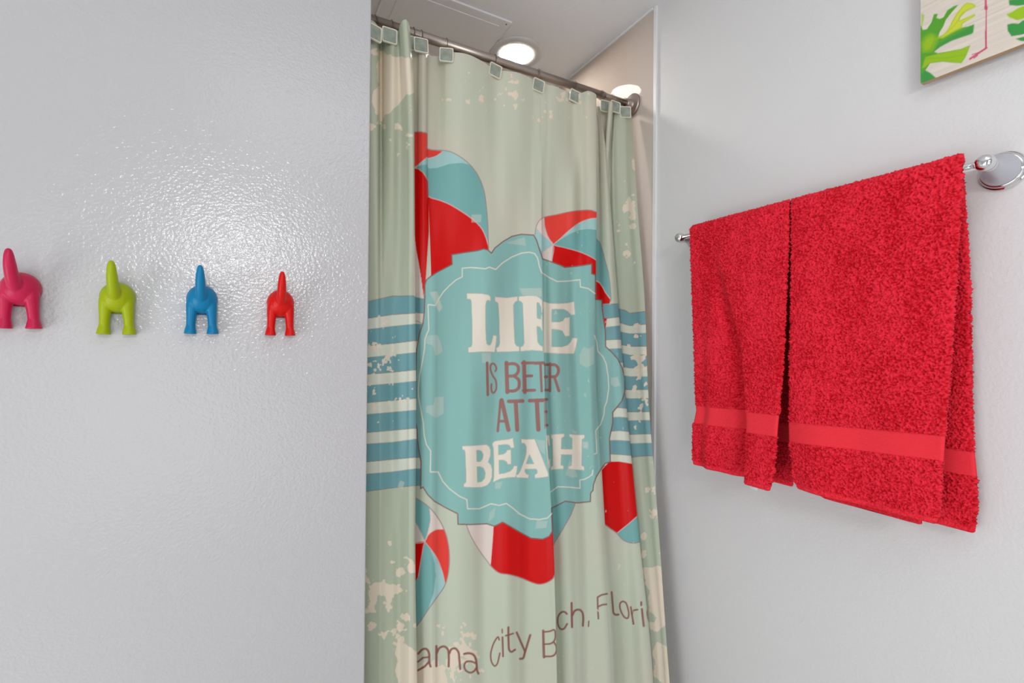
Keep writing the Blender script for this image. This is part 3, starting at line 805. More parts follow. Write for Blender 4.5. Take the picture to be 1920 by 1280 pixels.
COLS = cv.c.reshape(P.shape)
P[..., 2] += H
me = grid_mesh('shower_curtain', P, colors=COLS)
m_cur = new_mat('printed_polyester', (1, 1, 1, 1), rough=0.42, spec=0.2)
nt = m_cur.node_tree; b = nt.nodes['Principled BSDF']
at = nt.nodes.new('ShaderNodeAttribute'); at.attribute_name = 'print'
hs = nt.nodes.new('ShaderNodeHueSaturation'); hs.inputs['Saturation'].default_value = 1.0
nt.links.new(at.outputs['Color'], hs.inputs['Color'])
nt.links.new(hs.outputs['Color'], b.inputs['Base Color'])
tr = nt.nodes.new('ShaderNodeBsdfTranslucent'); nt.links.new(hs.outputs['Color'], tr.inputs['Color'])
mx = nt.nodes.new('ShaderNodeMixShader'); mx.inputs[0].default_value = 0.08
out = nt.nodes['Material Output']
nt.links.new(b.outputs[0], mx.inputs[1]); nt.links.new(tr.outputs[0], mx.inputs[2]); nt.links.new(mx.outputs[0], out.inputs['Surface'])
wv = nt.nodes.new('ShaderNodeTexNoise'); wv.inputs['Scale'].default_value = 900
bp = nt.nodes.new('ShaderNodeBump'); bp.inputs['Distance'].default_value = 0.0001; bp.inputs['Strength'].default_value = 0.3
g = nt.nodes.new('ShaderNodeNewGeometry'); nt.links.new(g.outputs['Position'], wv.inputs['Vector'])
nt.links.new(wv.outputs['Fac'], bp.inputs['Height']); nt.links.new(bp.outputs['Normal'], b.inputs['Normal'])
cur = link('shower_curtain', me, m_cur)
tag(cur, 'sage green shower curtain printed with beach balls, stripes and a teal badge', 'shower curtain')
top_row = P[-1]; top_px, _ = project(top_row - np.array([0, 0, H]))

#SECTION_RINGS
# ------------------------------------------------------------------ curtain hooks with square tiles
m_tile = new_mat('grey_green_tile_glaze', lin(150, 163, 154), rough=0.22, spec=0.5)
colour_noise(m_tile, lin(132, 141, 130), lin(156, 163, 151), 60, 3, 0.35, 0.7)
m_frame = new_mat('pale_metal_frame', lin(226, 223, 208), rough=0.35, metal=0.2)


def ring_parts(root, drop, size):
    hs_ = size / 2
    fr_ = bmesh.new()
    # rounded square frame, swept
    pts = []
    rc = 0.0035
    for cx, cy, a0 in ((hs_ - rc, hs_ - rc, 0), (-hs_ + rc, hs_ - rc, 90), (-hs_ + rc, -hs_ + rc, 180), (hs_ - rc, -hs_ + rc, 270)):
        for k in range(5):
            a = R(a0 + k * 22.5); pts.append((cx + rc * math.cos(a), cy + rc * math.sin(a)))
    n = len(pts); prof_ = [(1.0, 0.0), (1.0, -0.0036), (0.98, -0.0046), (0.90, -0.0046), (0.86, -0.0036), (0.86, 0.0)]
    rings = [[fr_.verts.new((x * s, d, z * s)) for x, z in pts] for s, d in prof_]
    for a, b_ in zip(rings, rings[1:] + rings[:1]):
        for k in range(n):
            fr_.faces.new((a[k], a[(k + 1) % n], b_[(k + 1) % n], b_[k]))
    f = obj('tile_frame', fr_, m_frame, root, smooth=False, loc=(0, 0, -drop))
    t_ = box_bm(-hs_ * 0.9, hs_ * 0.9, -0.0026, 0.0008, -hs_ * 0.9, hs_ * 0.9, 0.0006, 1)
    t2 = obj('tile', t_, m_tile, root, smooth=False, loc=(0, 0, -drop))
    return f, t2


def hook_ring_bm(dy):
    """wire loop round the rod, down to the tile; local origin on the rod axis, tile plane at y=dy"""
    pts = []
    r = ROD_R + 0.0022
    for k in range(26):
        a = R(-60 + k * 300 / 25.0)
        pts.append((0, -r * math.cos(a) if False else -r * math.sin(a + math.pi / 2) * 1.0, r * math.cos(a + math.pi / 2) * -1.0))
    pts = [(0, -r * math.sin(R(q)), r * math.cos(R(q))) for q in range(-150, 121, 10)]
    pts.append((0, dy + 0.003, -0.020)); pts.append((0, dy + 0.0022, -0.034))
    return tube_bm(pts, 0.0011, 10)


hook_info = [  # px of tile centre, py of tile centre, px of ring, tile yaw, tile roll, label
    (701, 62, 702, -18, -2, 'green tile curtain hook at far left, half hidden by the grey wall edge'),
    (730, 68, 733, 0, 0, 'green tile curtain hook just left of the tall pleat that covers the rod'),
    (771, 82, 774, 0, 0, 'green tile curtain hook tucked behind the tall pleat, only a sliver showing'),
    (789, 86, 789, 8, 2, 'grey tile curtain hook with a glint, right of the tall pleat'),
    (837, 104, 836, 26, 0, 'square front-facing tile curtain hook, first right of the peach gap under the rod'),
    (928, 133, 927, 0, -9, 'tilted dark tile curtain hook left under the round ceiling light'),
    (1009, 161, 1008, 4, -9, 'tilted tile curtain hook to the right of the round ceiling light'),
    (1077, 181, 1077, 2, -9, 'tilted tile curtain hook left of the rounded pleat near the rod end'),
    (1134, 200, 1127, 8, 0, 'dark tile curtain hook in shade just right of the second pleat'),
    (1153, 201, 1147, 6, -5, 'pale tile curtain hook behind the narrow rolled fold near the rod end'),
    (1172, 211, 1170, 32, 1, 'last tile curtain hook on the right, under the rod flange'),
]
for i, (tx, ty, rx, yaw_, roll_, lab) in enumerate(hook_info):
    # the cloth in front of which the tile hangs
    zt = ROD_Z - 0.052
    near = np.abs(top_px - tx) < 3.0
    if near.any():
        yc = top_row[near, 1].min() if i not in (2, 8, 9) else np.median(top_row[near, 1])
    else:
        yc = 1.12
    if i == 0: yc = top_row[np.abs(top_px - tx) < 16, 1].min() - 0.011
    if i == 2: yc = 1.148
    if i == 8: yc = 1.140
    if i == 9: yc = 1.135
    yt = min(yc - 0.004, 1.152)
    # height so that the tile shows at row ty
    xt = float(solve_x(tx, yt, zt))
    for _ in range(4):
        n_ = Uv - (640 - ty) / FPX * Fv
        zt = -(n_[0] * xt + n_[1] * yt) / n_[2]
        xt = float(solve_x(tx, yt, zt))
    xr = float(solve_x(rx, ROD_Y, ROD_Z))
    root = thing('curtain_hook', lab, 'curtain hook', (xr, ROD_Y, H + ROD_Z), 'tile curtain hooks along the rod')
    size = 0.0350
    f, t_ = ring_parts(root, 0, size)
    for o in (f, t_):
        o.location = (xt - xr, yt - ROD_Y, zt - ROD_Z)
        o.rotation_euler = (0, R(-roll_), R(-yaw_ * 0.8))
    # wire from the ring to the top of the tile
    r = (ROD_R if xr > 0.95 else ROD_R) + 0.0016
    pts = [(0, -r * math.sin(R(q)), r * math.cos(R(q))) for q in range(-160, 131, 10)]
    pts += [((xt - xr) * 0.5, (yt - ROD_Y) * 0.7 - 0.0, (zt - ROD_Z) * 0.55), ((xt - xr), (yt - ROD_Y) + 0.0025, (zt - ROD_Z) + 0.010)]
    obj('ring', tube_bm(pts, 0.0008, 10), m_wire, root)

#SECTION_TOWELS
# ------------------------------------------------------------------ towel bar
BX, BZ = 1.0, 0.2885
YR, YL = 0.297, 0.898
tb = thing('towel_bar', 'polished chrome towel bar with round posts on the right wall', 'towel bar', (BX, (YR + YL) / 2, H + BZ))
hl = (YL - YR) / 2
obj('bar', tube_bm([(0, -hl, 0), (0, hl, 0)], 0.0068, 32), m_chrome, tb)
for s in (-1, 1):
    base = Wall - BX
    k_ = 1.0
    pr = [(0.0, 0.0), (0.0300, 0.0), (0.0312, 0.0025), (0.0300, 0.0050), (0.0272, 0.0055), (0.0275, 0.0075), (0.0265, 0.0098), (0.0250, 0.0105)]
    e = obj('rosette', lathe_bm([(r_, -h_) for r_, h_ in pr], 64, 'X'), m_chrome, tb, loc=(base, s * hl, 0))
    pr2 = [(0.0252, 0.0100), (0.0245, 0.015), (0.0215, 0.022), (0.0165, 0.030), (0.0125, 0.038), (0.0105, 0.048), (0.0102, 0.060), (0.0100, 0.066)]
    obj('post', lathe_bm([(r_, -h_) for r_, h_ in pr2], 64, 'X'), m_satin, tb, loc=(base, s * hl, 0))
    pr3 = [(0.0, -0.0140), (0.0045, -0.0136), (0.0085, -0.0118), (0.0112, -0.0085), (0.0124, -0.004), (0.0124, 0.002), (0.0113, 0.007), (0.0100, 0.010), (0.0110, 0.0115), (0.0110, 0.0135), (0.0098, 0.0148)]
    obj('finial', lathe_bm(pr3, 48, 'X'), m_chrome, tb, loc=(-0.001, s * hl, 0))

# ------------------------------------------------------------------ towels
def red_terry(name, base, sheen):
    m = new_mat(name, base, rough=0.9, spec=0.15, sheen=sheen)
    nt = m.node_tree; b = nt.nodes['Principled BSDF']
    b.inputs['Sheen Tint'].default_value = lin(255, 120, 120)
    b.inputs['Sheen Roughness'].default_value = 0.5
    a = nt.nodes.new('ShaderNodeAttribute'); a.attribute_name = 'flat'
    a2 = nt.nodes.new('ShaderNodeAttribute'); a2.attribute_name = 'along'
    mixc = nt.nodes.new('ShaderNodeMix'); mixc.data_type = 'RGBA'
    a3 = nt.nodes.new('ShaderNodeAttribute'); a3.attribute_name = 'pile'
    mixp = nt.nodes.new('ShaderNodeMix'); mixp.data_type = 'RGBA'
    mixp.inputs[6].default_value = lin(196, 2, 24); mixp.inputs[7].default_value = lin(248, 48, 70)  # deep red gaps, paler tips: shading of the pile painted into the colour
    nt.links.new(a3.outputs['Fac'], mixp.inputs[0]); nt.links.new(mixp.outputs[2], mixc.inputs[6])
    mixc.inputs[7].default_value = lin(240, 54, 68)
    nt.links.new(a.outputs['Fac'], mixc.inputs[0]); nt.links.new(mixc.outputs[2], b.inputs['Base Color'])
    g = nt.nodes.new('ShaderNodeNewGeometry')
    n = nt.nodes.new('ShaderNodeTexNoise'); n.inputs['Scale'].default_value = 700; n.inputs['Detail'].default_value = 2
    nt.links.new(g.outputs['Position'], n.inputs['Vector'])
    sn = nt.nodes.new('ShaderNodeMath'); sn.operation = 'MULTIPLY'; sn.inputs[1].default_value = 2 * math.pi / 0.0026
    nt.links.new(a2.outputs['Fac'], sn.inputs[0])
    s2 = nt.nodes.new('ShaderNodeMath'); s2.operation = 'SINE'; nt.links.new(sn.outputs[0], s2.inputs[0])
    s3 = nt.nodes.new('ShaderNodeMath'); s3.operation = 'MULTIPLY'; s3.inputs[1].default_value = 0.15
    nt.links.new(s2.outputs[0], s3.inputs[0])
    mh = nt.nodes.new('ShaderNodeMix'); mh.data_type = 'FLOAT'
    nt.links.new(a.outputs['Fac'], mh.inputs[0]); nt.links.new(n.outputs['Fac'], mh.inputs[2]); nt.links.new(s3.outputs[0], mh.inputs[3])
    bp = nt.nodes.new('ShaderNodeBump'); bp.inputs['Distance'].default_value = 0.0016
    nt.links.new(mh.outputs[0], bp.inputs['Height']); nt.links.new(bp.outputs['Normal'], b.inputs['Normal'])
    return m


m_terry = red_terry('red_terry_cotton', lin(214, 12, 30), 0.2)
trng = np.random.RandomState(77)


def smoothstep(a, b, x):
    t = np.clip((x - a) / (b - a), 0, 1); return t * t * (3 - 2 * t)


def terry_strip(name, parent, path, left_px, right_px, thick, bands, relief, seed, du=0.0012, pile=0.0026, y_of=None):
    """a flattened tube following path [(x, z)...] from one hem to the other.
    left_px/right_px: functions (progress 0..1, z) -> pixel column of the two side edges"""
    path = np.array(path, float)
    seg = np.linalg.norm(np.diff(path, axis=0), axis=1)
    s = np.concatenate([[0], np.cumsum(seg)])
    N = int(s[-1] / du)
    sq = np.linspace(0, s[-1], N)
    cx = np.interp(sq, s, path[:, 0]); cz = np.interp(sq, s, path[:, 1])
    k = 9
    ker = np.ones(k) / k
    cx = np.convolve(np.pad(cx, k // 2, mode='edge'), ker, 'valid'); cz = np.convolve(np.pad(cz, k // 2, mode='edge'), ker, 'valid')
    tx, tz = np.gradient(cx), np.gradient(cz); L = np.hypot(tx, tz); tx /= L; tz /= L
    nx, nz_ = -tz, tx                                  # outward (towards the room on the way up)
    Lp = left_px(sq, cz); Rp = right_px(sq, cz)
    yl = solve_y(Lp, cx, cz); yr = solve_y(Rp, cx, cz)
    yl = yl - thick * 0.45 - 0.001; yr = yr + thick * 0.45 + 0.001
    wmax = np.abs(yl - yr).max()
    NWf = int(wmax / du)
    # closed loop across: front from left to right, round edge, back, round edge
    uf = np.linspace(0, 1, NWf)
    ne = 8
    nb_ = NWf
    loop_u = np.concatenate([uf, np.ones(ne), np.linspace(1, 0, nb_), np.zeros(ne)])
    th = thick / 2
    ang = np.linspace(90, -90, ne + 2)[1:-1]
    loop_h = np.concatenate([np.ones(NWf), np.sin(np.radians(ang)), -np.ones(nb_), -np.sin(np.radians(ang))]) * th
    loop_o = np.concatenate([np.zeros(NWf), np.cos(np.radians(ang)), np.zeros(nb_), -np.cos(np.radians(ang))]) * th * 0.9
    # hem rounding
    e = np.minimum(sq, s[-1] - sq)
    hem = np.sqrt(np.clip(1 - (1 - np.clip(e / (th * 1.3), 0, 1)) ** 2, 0.0, 1))
    NWt = len(loop_u)
    U = np.broadcast_to(loop_u, (N, NWt)); S = np.broadcast_to(sq[:, None], (N, NWt))
    rel = relief(U, S, cz[:, None] + 0 * U)
    hgt = loop_h * hem[:, None] + rel
    flat = np.zeros((N, NWt))
    for (a0, a1, slope) in bands:
        if a0 < 0: a0, a1 = a0 + s[-1], a1 + s[-1]
        q = S + slope * (U - 0.5)
        flat = np.maximum(flat, smoothstep(a0 - 0.0008, a0 + 0.0008, q) * (1 - smoothstep(a1 - 0.0008, a1 + 0.0008, q)))
    hemflat = 1 - smoothstep(0.010, 0.014, np.broadcast_to(e[:, None], (N, NWt)))
    rs = np.random.RandomState(seed)
    nse = rs.randn(N, NWt)
    nse2 = (nse + np.roll(nse, 1, 0) + np.roll(nse, 1, 1) + np.roll(nse, (1, 1), (0, 1))) / 2.6
    big = rs.randn(N // 2 + 2, NWt // 2 + 2).repeat(2, 0).repeat(2, 1)[:N, :NWt]
    big = (big + np.roll(big, 1, 0) + np.roll(big, 1, 1) + np.roll(big, 2, 0) + np.roll(big, 2, 1)) / 5
    nap = vnoise(U.reshape(-1) * wmax * 1000, S.reshape(-1) * 500, 45, seed + 50, 3).reshape(N, NWt)
    pile_h = (0.42 * nse2 + 0.35 * big) * pile
    sgn = np.where(loop_h >= 0, 1.0, -1.0)
    amp = (1 - flat) * (1 - 0.75 * hemflat)
    edgeo = np.where(np.abs(loop_o) > 0, np.sign(loop_o), 0)
    hgt = hgt + (pile_h * amp - 0.0016 * flat - 0.001 * hemflat) * sgn
    Y = yl[:, None] * (1 - U) + yr[:, None] * U - (loop_o * hem[:, None]) - edgeo * pile_h * amp * 0.8
    Y = Y + rs.randn(N, NWt) * 0.0003 * amp
    Pt = np.stack([cx[:, None] + nx[:, None] * hgt, Y, cz[:, None] + nz_[:, None] * hgt + H], -1)
    # keep clear of the wall
    Pt[..., 0] = np.minimum(Pt[..., 0], Wall - 0.003)
    me = grid_mesh(name, Pt, close_u=True, attrs={'flat': np.maximum(flat, 0.35 * hemflat), 'along': S, 'pile': np.clip(0.5 + 0.40 * nse2 + 0.35 * big + 0.9 * (nap - 0.5), 0, 1)})  # pile height and nap drive the colour: lit tips, shaded gaps painted in
    # close the two hem ends
    bm = bmesh.new(); bm.from_mesh(me); bm.verts.ensure_lookup_table()
    for row in (0, N - 1):
        bm.faces.new([bm.verts[row * NWt + j] for j in range(NWt)])
    bmesh.ops.recalc_face_normals(bm, faces=bm.faces)
    bm.to_mesh(me); bm.free()
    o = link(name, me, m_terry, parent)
    me.transform(Matrix.Translation(-parent.location))
    return o


def drape(front_x, front_z, back_x, back_z, r_over, frac=1.0):
    """front hem -> up -> over the bar -> back hem"""
    pts = [(front_x, front_z), ((front_x * 0.6 + (BX - r_over) * 0.4), front_z * 0.35), (BX - r_over, BZ - 0.03), (BX - r_over, BZ)]
    for a in range(165, -1, -15):
        pts.append((BX + r_over * math.cos(R(a)), BZ + r_over * math.sin(R(a))))
    pts += [(BX + r_over, BZ - 0.03), (back_x, BZ * 0.3), (back_x, back_z)]
    return pts


def side(zs_front, px_front, zs_back, px_back, split):
    """edge column as a function of the distance along the drape"""
    def f(sq, z):
        a = np.interp(z, zs_front, px_front); b_ = np.interp(z, zs_back, px_back)
        t = smoothstep(split - 0.03, split + 0.03, sq)
        return a * (1 - t) + b_ * t
    return f


# left towel
tw1 = thing('hand_towel', 'red terry towel on the left half of the chrome bar, with a white care tag', 'towel', (BX, 0.73, H + BZ))
front_len = 0.30 + BZ
zz_ = [-0.30, -0.26, -0.20, -0.16, -0.12, 0.0, 0.15, 0.28]


def relief_l(U, S, z):
    f = 1 - smoothstep(front_len - 0.03, front_len + 0.02, S)
    d = np.clip((0.27 - z) / 0.5, 0, 1.1)
    e1 = np.interp(z, [-0.30, -0.2, -0.1, 0.0, 0.12, 0.2], [0.74, 0.71, 0.66, 0.60, 0.44, 0.34])
    step_ = smoothstep(-0.035, 0.02, U - e1) * 0.040 * d - 0.026 * d * np.exp(-((U - e1 + 0.10) / 0.08) ** 2)
    e2 = np.interp(z, [-0.30, 0.0, 0.2], [0.10, 0.10, 0.18])
    r2 = 0.008 * d * np.exp(-((U - e2 - 0.10) / 0.10) ** 2) - 0.006 * d * np.exp(-((U - e2) / 0.06) ** 2)
    return (step_ + r2 - 0.004 * d) * f


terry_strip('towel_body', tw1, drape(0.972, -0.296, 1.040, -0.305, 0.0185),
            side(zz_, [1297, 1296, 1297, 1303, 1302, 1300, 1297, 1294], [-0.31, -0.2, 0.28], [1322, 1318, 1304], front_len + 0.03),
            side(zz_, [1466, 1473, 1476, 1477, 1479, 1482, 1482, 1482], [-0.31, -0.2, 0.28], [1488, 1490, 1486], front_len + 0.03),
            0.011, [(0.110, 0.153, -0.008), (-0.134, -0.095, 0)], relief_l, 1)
# second fold of the same towel, tucked behind its front
terry_strip('towel_fold', tw1, [(1.008, -0.302), (1.006, -0.10), (1.004, BZ - 0.10)],
            lambda sq, z: 1306 + 0 * z, lambda sq, z: 1447 + 0 * z, 0.010, [(0.075, 0.110, 0.0)],
            lambda U, S, z: 0.002 * np.sin(U * 9), 2)
m_tag = new_mat('white_woven_tag', lin(225, 226, 228), rough=0.7)
obj('care_tag', box_bm(-0.0006, 0.0006, -0.011, 0.011, -0.030, 0.006, 0.0004, 1), m_tag, tw1, loc=(0.052, float(solve_y(1412, 1.052, -0.325)) - 0.73, -0.308 - BZ))

# right towel
tw2 = thing('hand_towel', 'red terry towel on the right half of the chrome bar, beside the large post', 'towel', (BX, 0.46, H + BZ))


def relief_r(U, S, z):
    f = 1 - smoothstep(front_len - 0.03, front_len + 0.02, S)
    d = np.clip((0.27 - z) / 0.5, 0, 1.1)
    return (0.006 * d * np.sin(U * 5.0 + 0.6) + 0.003 * d * np.sin(U * 11 + z * 3) - 0.004 * d) * f


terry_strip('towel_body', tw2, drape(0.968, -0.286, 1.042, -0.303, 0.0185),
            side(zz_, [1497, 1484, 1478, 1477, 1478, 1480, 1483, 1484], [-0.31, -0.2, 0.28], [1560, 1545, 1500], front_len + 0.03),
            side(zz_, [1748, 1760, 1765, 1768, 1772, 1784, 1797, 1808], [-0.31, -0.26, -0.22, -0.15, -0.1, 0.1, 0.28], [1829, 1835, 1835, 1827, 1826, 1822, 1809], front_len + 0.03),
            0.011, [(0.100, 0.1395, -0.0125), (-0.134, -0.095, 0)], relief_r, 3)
terry_strip('towel_fold', tw2, [(1.012, -0.303), (1.008, -0.10), (1.004, BZ - 0.10)],
            lambda sq, z: np.interp(z, [-0.31, -0.28, -0.1], [1545, 1530, 1500]), lambda sq, z: 1731 + 0 * z, 0.010, [(0.075, 0.110, 0.0)],
            lambda U, S, z: 0.002 * np.sin(U * 9), 4)

#SECTION_PICTURE
# ------------------------------------------------------------------ painted wood board
PF = 1.046
y0p, y1p, z0p, z1p = 0.075, 0.397, 0.473, 0.875
ny, nzp = 330, 330
yy = np.linspace(y1p, y0p, ny); zp = np.linspace(z0p, z1p, nzp)
G = np.empty((nzp, ny, 3)); G[..., 0] = PF; G[..., 1] = yy[None]; G[..., 2] = zp[:, None]
gx, gy = project(G.reshape(-1, 3))
pc = Canvas(gx, gy)
zP = Z(1640, 0, 6.736)
pc.c[:] = s2l((214, 204, 192))
wy, wz = G[..., 1].reshape(-1) * 1000, G[..., 2].reshape(-1) * 1000
gr = vnoise(wy * 0.12, wz * 2.2, 6, 41, 4)
pc.c *= (0.90 + 0.2 * gr)[:, None]
for k in range(60):
    r_ = np.random.RandomState(900 + k); zc = r_.uniform(z0p, z1p) * 1000; ya, L_g = r_.uniform(60, 400), r_.uniform(20, 110)
    dline = np.abs(wz - zc - (wy - ya) * r_.uniform(-.02, .02)) + 4 * np.clip(np.abs(wy - ya) - L_g / 2, 0, 9)
    pc.mix(np.arange(len(wy)), np.clip(1 - dline / 0.7, 0, 1) * 0.35, (140, 120, 105))
G1, G2, G3, YG = (84, 158, 46), (152, 190, 30), (58, 146, 70), (208, 212, 60)
pc.poly(zP([(560, 1060), (780, 990), (700, 920), (640, 890), (700, 800), (860, 778), (960, 790), (1095, 797), (1150, 720), (1205, 575), (1090, 620), (930, 650), (800, 672), (750, 655), (830, 590), (960, 520), (1100, 470), (1220, 430), (1245, 410), (1255, 310), (1180, 335), (1100, 350), (1110, 300), (1180, 255), (1270, 200), (1265, 180), (1180, 215), (1070, 262), (1080, 220), (1160, 140), (1280, 80), (1240, 45), (1160, 38), (1110, 80), (1040, 170), (980, 270), (930, 370), (870, 440), (805, 468), (820, 410), (870, 330), (900, 250), (980, 150), (1060, 60), (1000, 80), (920, 130), (870, 220), (820, 240), (780, 225), (800, 175), (750, 180), (720, 280), (660, 370), (610, 378), (590, 330), (540, 300), (480, 700)]), G1)
pc.poly(zP([(590, 560), (640, 480), (720, 430), (800, 480), (760, 560), (720, 640), (620, 660)]), G2, .9, aa=6)
pc.poly(zP([(980, 270), (1040, 170), (1110, 80), (1160, 38), (1240, 45), (1280, 80), (1160, 140), (1080, 220), (1070, 262), (1265, 180), (1270, 200), (1110, 300), (1100, 350), (1000, 400), (860, 480), (810, 480), (930, 370)]), YG, .88, aa=2.5)
pc.poly(zP([(640, 720), (760, 690), (930, 655), (1090, 622), (1205, 575), (1150, 720), (1095, 797), (960, 790), (860, 775), (700, 795), (640, 850), (600, 860)]), G2, .9, aa=1.5)
pc.poly(zP([(810, 560), (960, 470), (1100, 400), (1255, 310), (1245, 410), (1220, 430), (1000, 500), (830, 590), (750, 650)]), G3, .85, aa=2)
pc.poly(zP([(580, 950), (640, 890), (700, 920), (780, 990), (600, 1060)]), G3, .9, aa=1.5)
pc.poly(zP([(590, 170), (630, 190), (620, 260), (600, 330), (590, 330)]), G2, .8, aa=1.5)
for l in ([(600, 760), (760, 640), (900, 540), (1240, 370)], [(640, 740), (900, 730), (1150, 690)], [(700, 640), (780, 440), (860, 260), (1000, 100)], [(840, 470), (1000, 330), (1120, 150)]):
    pc.stroke(zP(l), 1.0, (90, 130, 30), .35, aa=1.2, smooth=True)
pc.poly(zP([(1695, 0), (1920, -20), (1920, 60), (1800, 75), (1700, 65)]), G3)
pc.poly(zP([(1665, 180), (1740, 150), (1800, 110), (1870, 80), (2000, 60), (2000, 200), (1800, 258), (1700, 220)]), G2)
pc.poly(zP([(1675, 310), (1740, 295), (1820, 300), (1870, 260), (2000, 220), (2000, 400), (1850, 440), (1730, 460), (1680, 390)]), G3)
pc.poly(zP([(1780, 490), (1900, 460), (2000, 450), (2000, 520), (1850, 520)]), G3)
pc.poly(zP([(1700, -60), (2000, -200), (2000, -30), (1780, -20)]), G1)
for pts_, w_ in (([(1405, -500), (1405, 90)], 4.2), ([(1412, 60), (1410, 300), (1405, 600)], 2.6), ([(1408, 95), (1408, 110)], 6), ([(1405, 400), (1408, 600)], 3.6), ([(1415, 605), (1330, 660), (1205, 745)], 3.6), ([(1330, 660), (1230, 690)], 1.6), ([(1300, 700), (1255, 735)], 2.2)):
    pc.stroke(zP(pts_), w_, (196, 66, 108), .92)
G[..., 2] += H
pic = thing('wall_art_board', 'wooden wall picture of green leaves and pink bird legs, above the towels', 'picture', (PF, (y0p + y1p) / 2, H + z0p))
m_print = new_mat('painted_board_face', (1, 1, 1, 1), rough=0.45, spec=0.3)
a_ = m_print.node_tree.nodes.new('ShaderNodeAttribute'); a_.attribute_name = 'print'
m_print.node_tree.links.new(a_.outputs['Color'], m_print.node_tree.nodes['Principled BSDF'].inputs['Base Color'])
G2m = G.copy(); G2m[..., 0] = -0.0004; G2m[..., 1] -= (y0p + y1p) / 2; G2m[..., 2] -= H + z0p
link('painted_face', grid_mesh('painted_face', G2m, colors=pc.c.reshape(G.shape)), m_print, pic)
m_ply = new_mat('pale_plywood', lin(190, 160, 122), rough=0.6)
colour_noise(m_ply, lin(178, 145, 106), lin(205, 178, 140), 40, 3, .4, .6, (1, .2, 4))
hw, hh_ = (y1p - y0p) / 2, (z1p - z0p)
obj('board', box_bm(0, 0.011, -hw, hw, 0, hh_, 0.0005, 1), m_ply, pic, smooth=False)
obj('hanging_batten', box_bm(0.011, Wall - PF, -hw + 0.05, hw - 0.05, hh_ - 0.09, hh_ - 0.05), m_ply, pic, smooth=False)

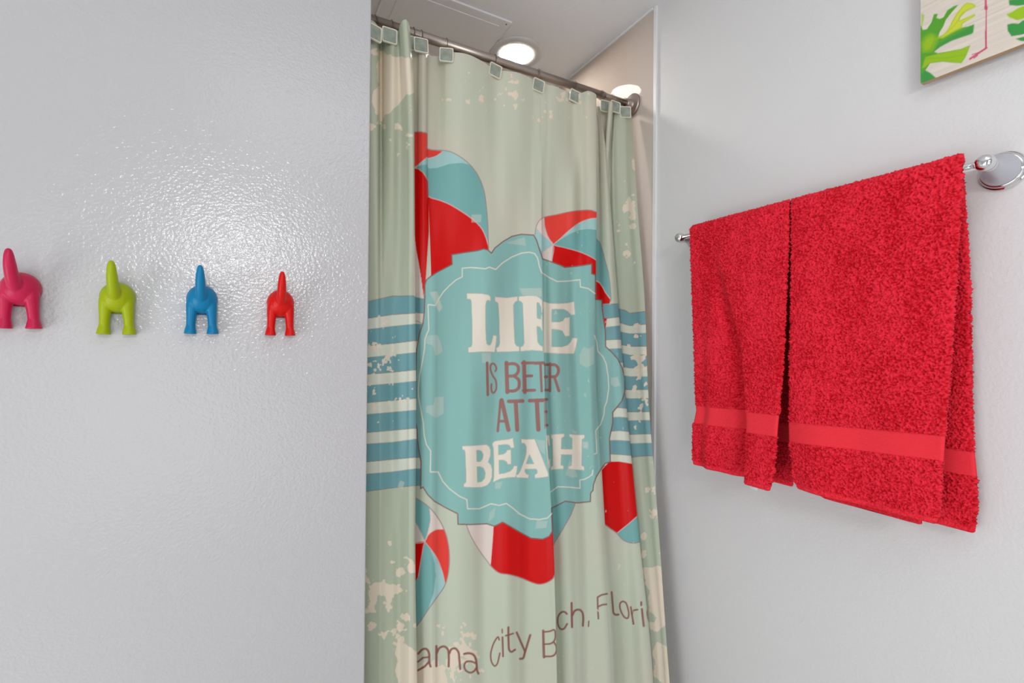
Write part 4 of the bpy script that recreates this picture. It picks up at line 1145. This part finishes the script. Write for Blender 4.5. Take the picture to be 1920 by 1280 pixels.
#SECTION_HOOKS
# ------------------------------------------------------------------ animal-tail wall hooks
def wall_hook_meshes():
    """body with two legs (voxel-blended) and the tail; origin at the wall between the feet, -y is out of the wall"""
    bm = bmesh.new()

    def ell(c_, r_, seg=24):
        q = bmesh.ops.create_uvsphere(bm, u_segments=seg, v_segments=16, radius=1.0)
        for v in q['verts']:
            v.co = Vector((c_[0] + v.co.x * r_[0], c_[1] + v.co.y * r_[1], c_[2] + v.co.z * r_[2]))
    ell((0, -0.008, 0.0640), (0.0295, 0.0270, 0.0265))
    ell((0, -0.010, 0.0600), (0.0280, 0.0200, 0.0155))
    for s in (-1, 1):
        tube_bm([(s * 0.0165, -0.015, 0.060), (s * 0.0176, -0.0150, 0.048), (s * 0.0192, -0.0138, 0.030), (s * 0.0200, -0.0125, 0.016), (s * 0.0206, -0.0128, 0.007), (s * 0.0208, -0.0130, 0.0)],
                [0.0118, 0.0114, 0.0090, 0.0084, 0.0106, 0.0122], 20, bm)
    pts = smooth_line([(0.008, 0.064), (0.020, 0.065), (0.030, 0.069), (0.039, 0.077), (0.0465, 0.089), (0.0515, 0.101), (0.0540, 0.111), (0.0550, 0.1180), (0.0553, 0.1215)], n=5)
    tt_ = np.linspace(0, 1, len(pts))
    rad = np.interp(tt_, [0, .08, .16, .26, .40, .58, .74, .88, .96, 1.0], [.0210, .0180, .0140, .0115, .0100, .0090, .0072, .0050, .0034, .0018])
    tube_bm([(0, -y_, z_) for y_, z_ in pts], list(rad), 28, bm)
    bmesh.ops.scale(bm, vec=(0.84, 1, 1), verts=bm.verts)
    me = bpy.data.meshes.new('hook_source'); bm.to_mesh(me); bm.free()
    o = bpy.data.objects.new('hook_source', me); COL.objects.link(o)
    md = o.modifiers.new('r', 'REMESH'); md.mode = 'VOXEL'; md.voxel_size = 0.0008; md.use_smooth_shade = True
    sm = o.modifiers.new('s', 'SMOOTH'); sm.factor = 0.8; sm.iterations = 12
    dg = bpy.context.evaluated_depsgraph_get()
    whole = bpy.data.meshes.new_from_object(o.evaluated_get(dg))
    bpy.data.objects.remove(o); bpy.data.meshes.remove(me)
    for v in whole.vertices:
        if v.co.y > 0: v.co.y = 0.0
    whole.update()
    # cut the tail off as a part of its own, keeping the blended normals on both sides of the cut
    co = np.array([v.co[:] for v in whole.vertices]); nn = np.array([v.normal[:] for v in whole.vertices])
    parts = []
    for want_tail in (False, True):
        vid = {}; faces = []
        for p in whole.polygons:
            cc = co[list(p.vertices)].mean(0)
            if (cc[1] < -0.0375) == want_tail:
                faces.append([vid.setdefault(i, len(vid)) for i in p.vertices])
        ids = list(vid)
        m2 = bpy.data.meshes.new('tail' if want_tail else 'hook_body')
        m2.from_pydata([tuple(co[i]) for i in ids], [], faces)
        m2.polygons.foreach_set('use_smooth', [True] * len(m2.polygons)); m2.update()
        m2.normals_split_custom_set_from_vertices([tuple(nn[i]) for i in ids])
        parts.append(m2)
    return parts


body_me, tail_me = wall_hook_meshes()
for k, (hpx, hpy, rgb, lab, sc_) in enumerate((
        (42, 616, (190, 28, 74), 'pink dog-rump wall hook, cut by the left edge of the picture', 1.0),
        (222, 627, (154, 170, 0), 'lime green dog-rump wall hook between the pink and blue hooks', 1.0),
        (379, 626, (2, 119, 166), 'blue dog-rump wall hook between the green and red hooks', 1.0),
        (525, 629, (204, 10, 4), 'red dog-rump wall hook nearest the shower curtain', 1.0))):
    x_ = float(solve_x(hpx, LW, 0.02))
    zz0 = 0.02
    for _ in range(4):
        n_ = Uv - (640 - hpy) / FPX * Fv
        zz0 = -(n_[0] * x_ + n_[1] * (LW - 0.012)) / n_[2]
    root = thing('wall_hook', lab, 'wall hook', (x_, LW, H + zz0), 'animal rump wall hooks in a row')
    m = new_mat('hook_rubber', lin(*rgb), rough=0.36, spec=0.28)
    b1 = link('hook_body', body_me.copy(), m, root)
    t1 = link('tail', tail_me.copy(), m, root)
    m_p = m
    obj('back_plate', box_bm(-0.013, 0.013, -0.005, 0.0, 0.036, 0.050, 0.001, 1), m, root)

bpy.context.view_layer.update()
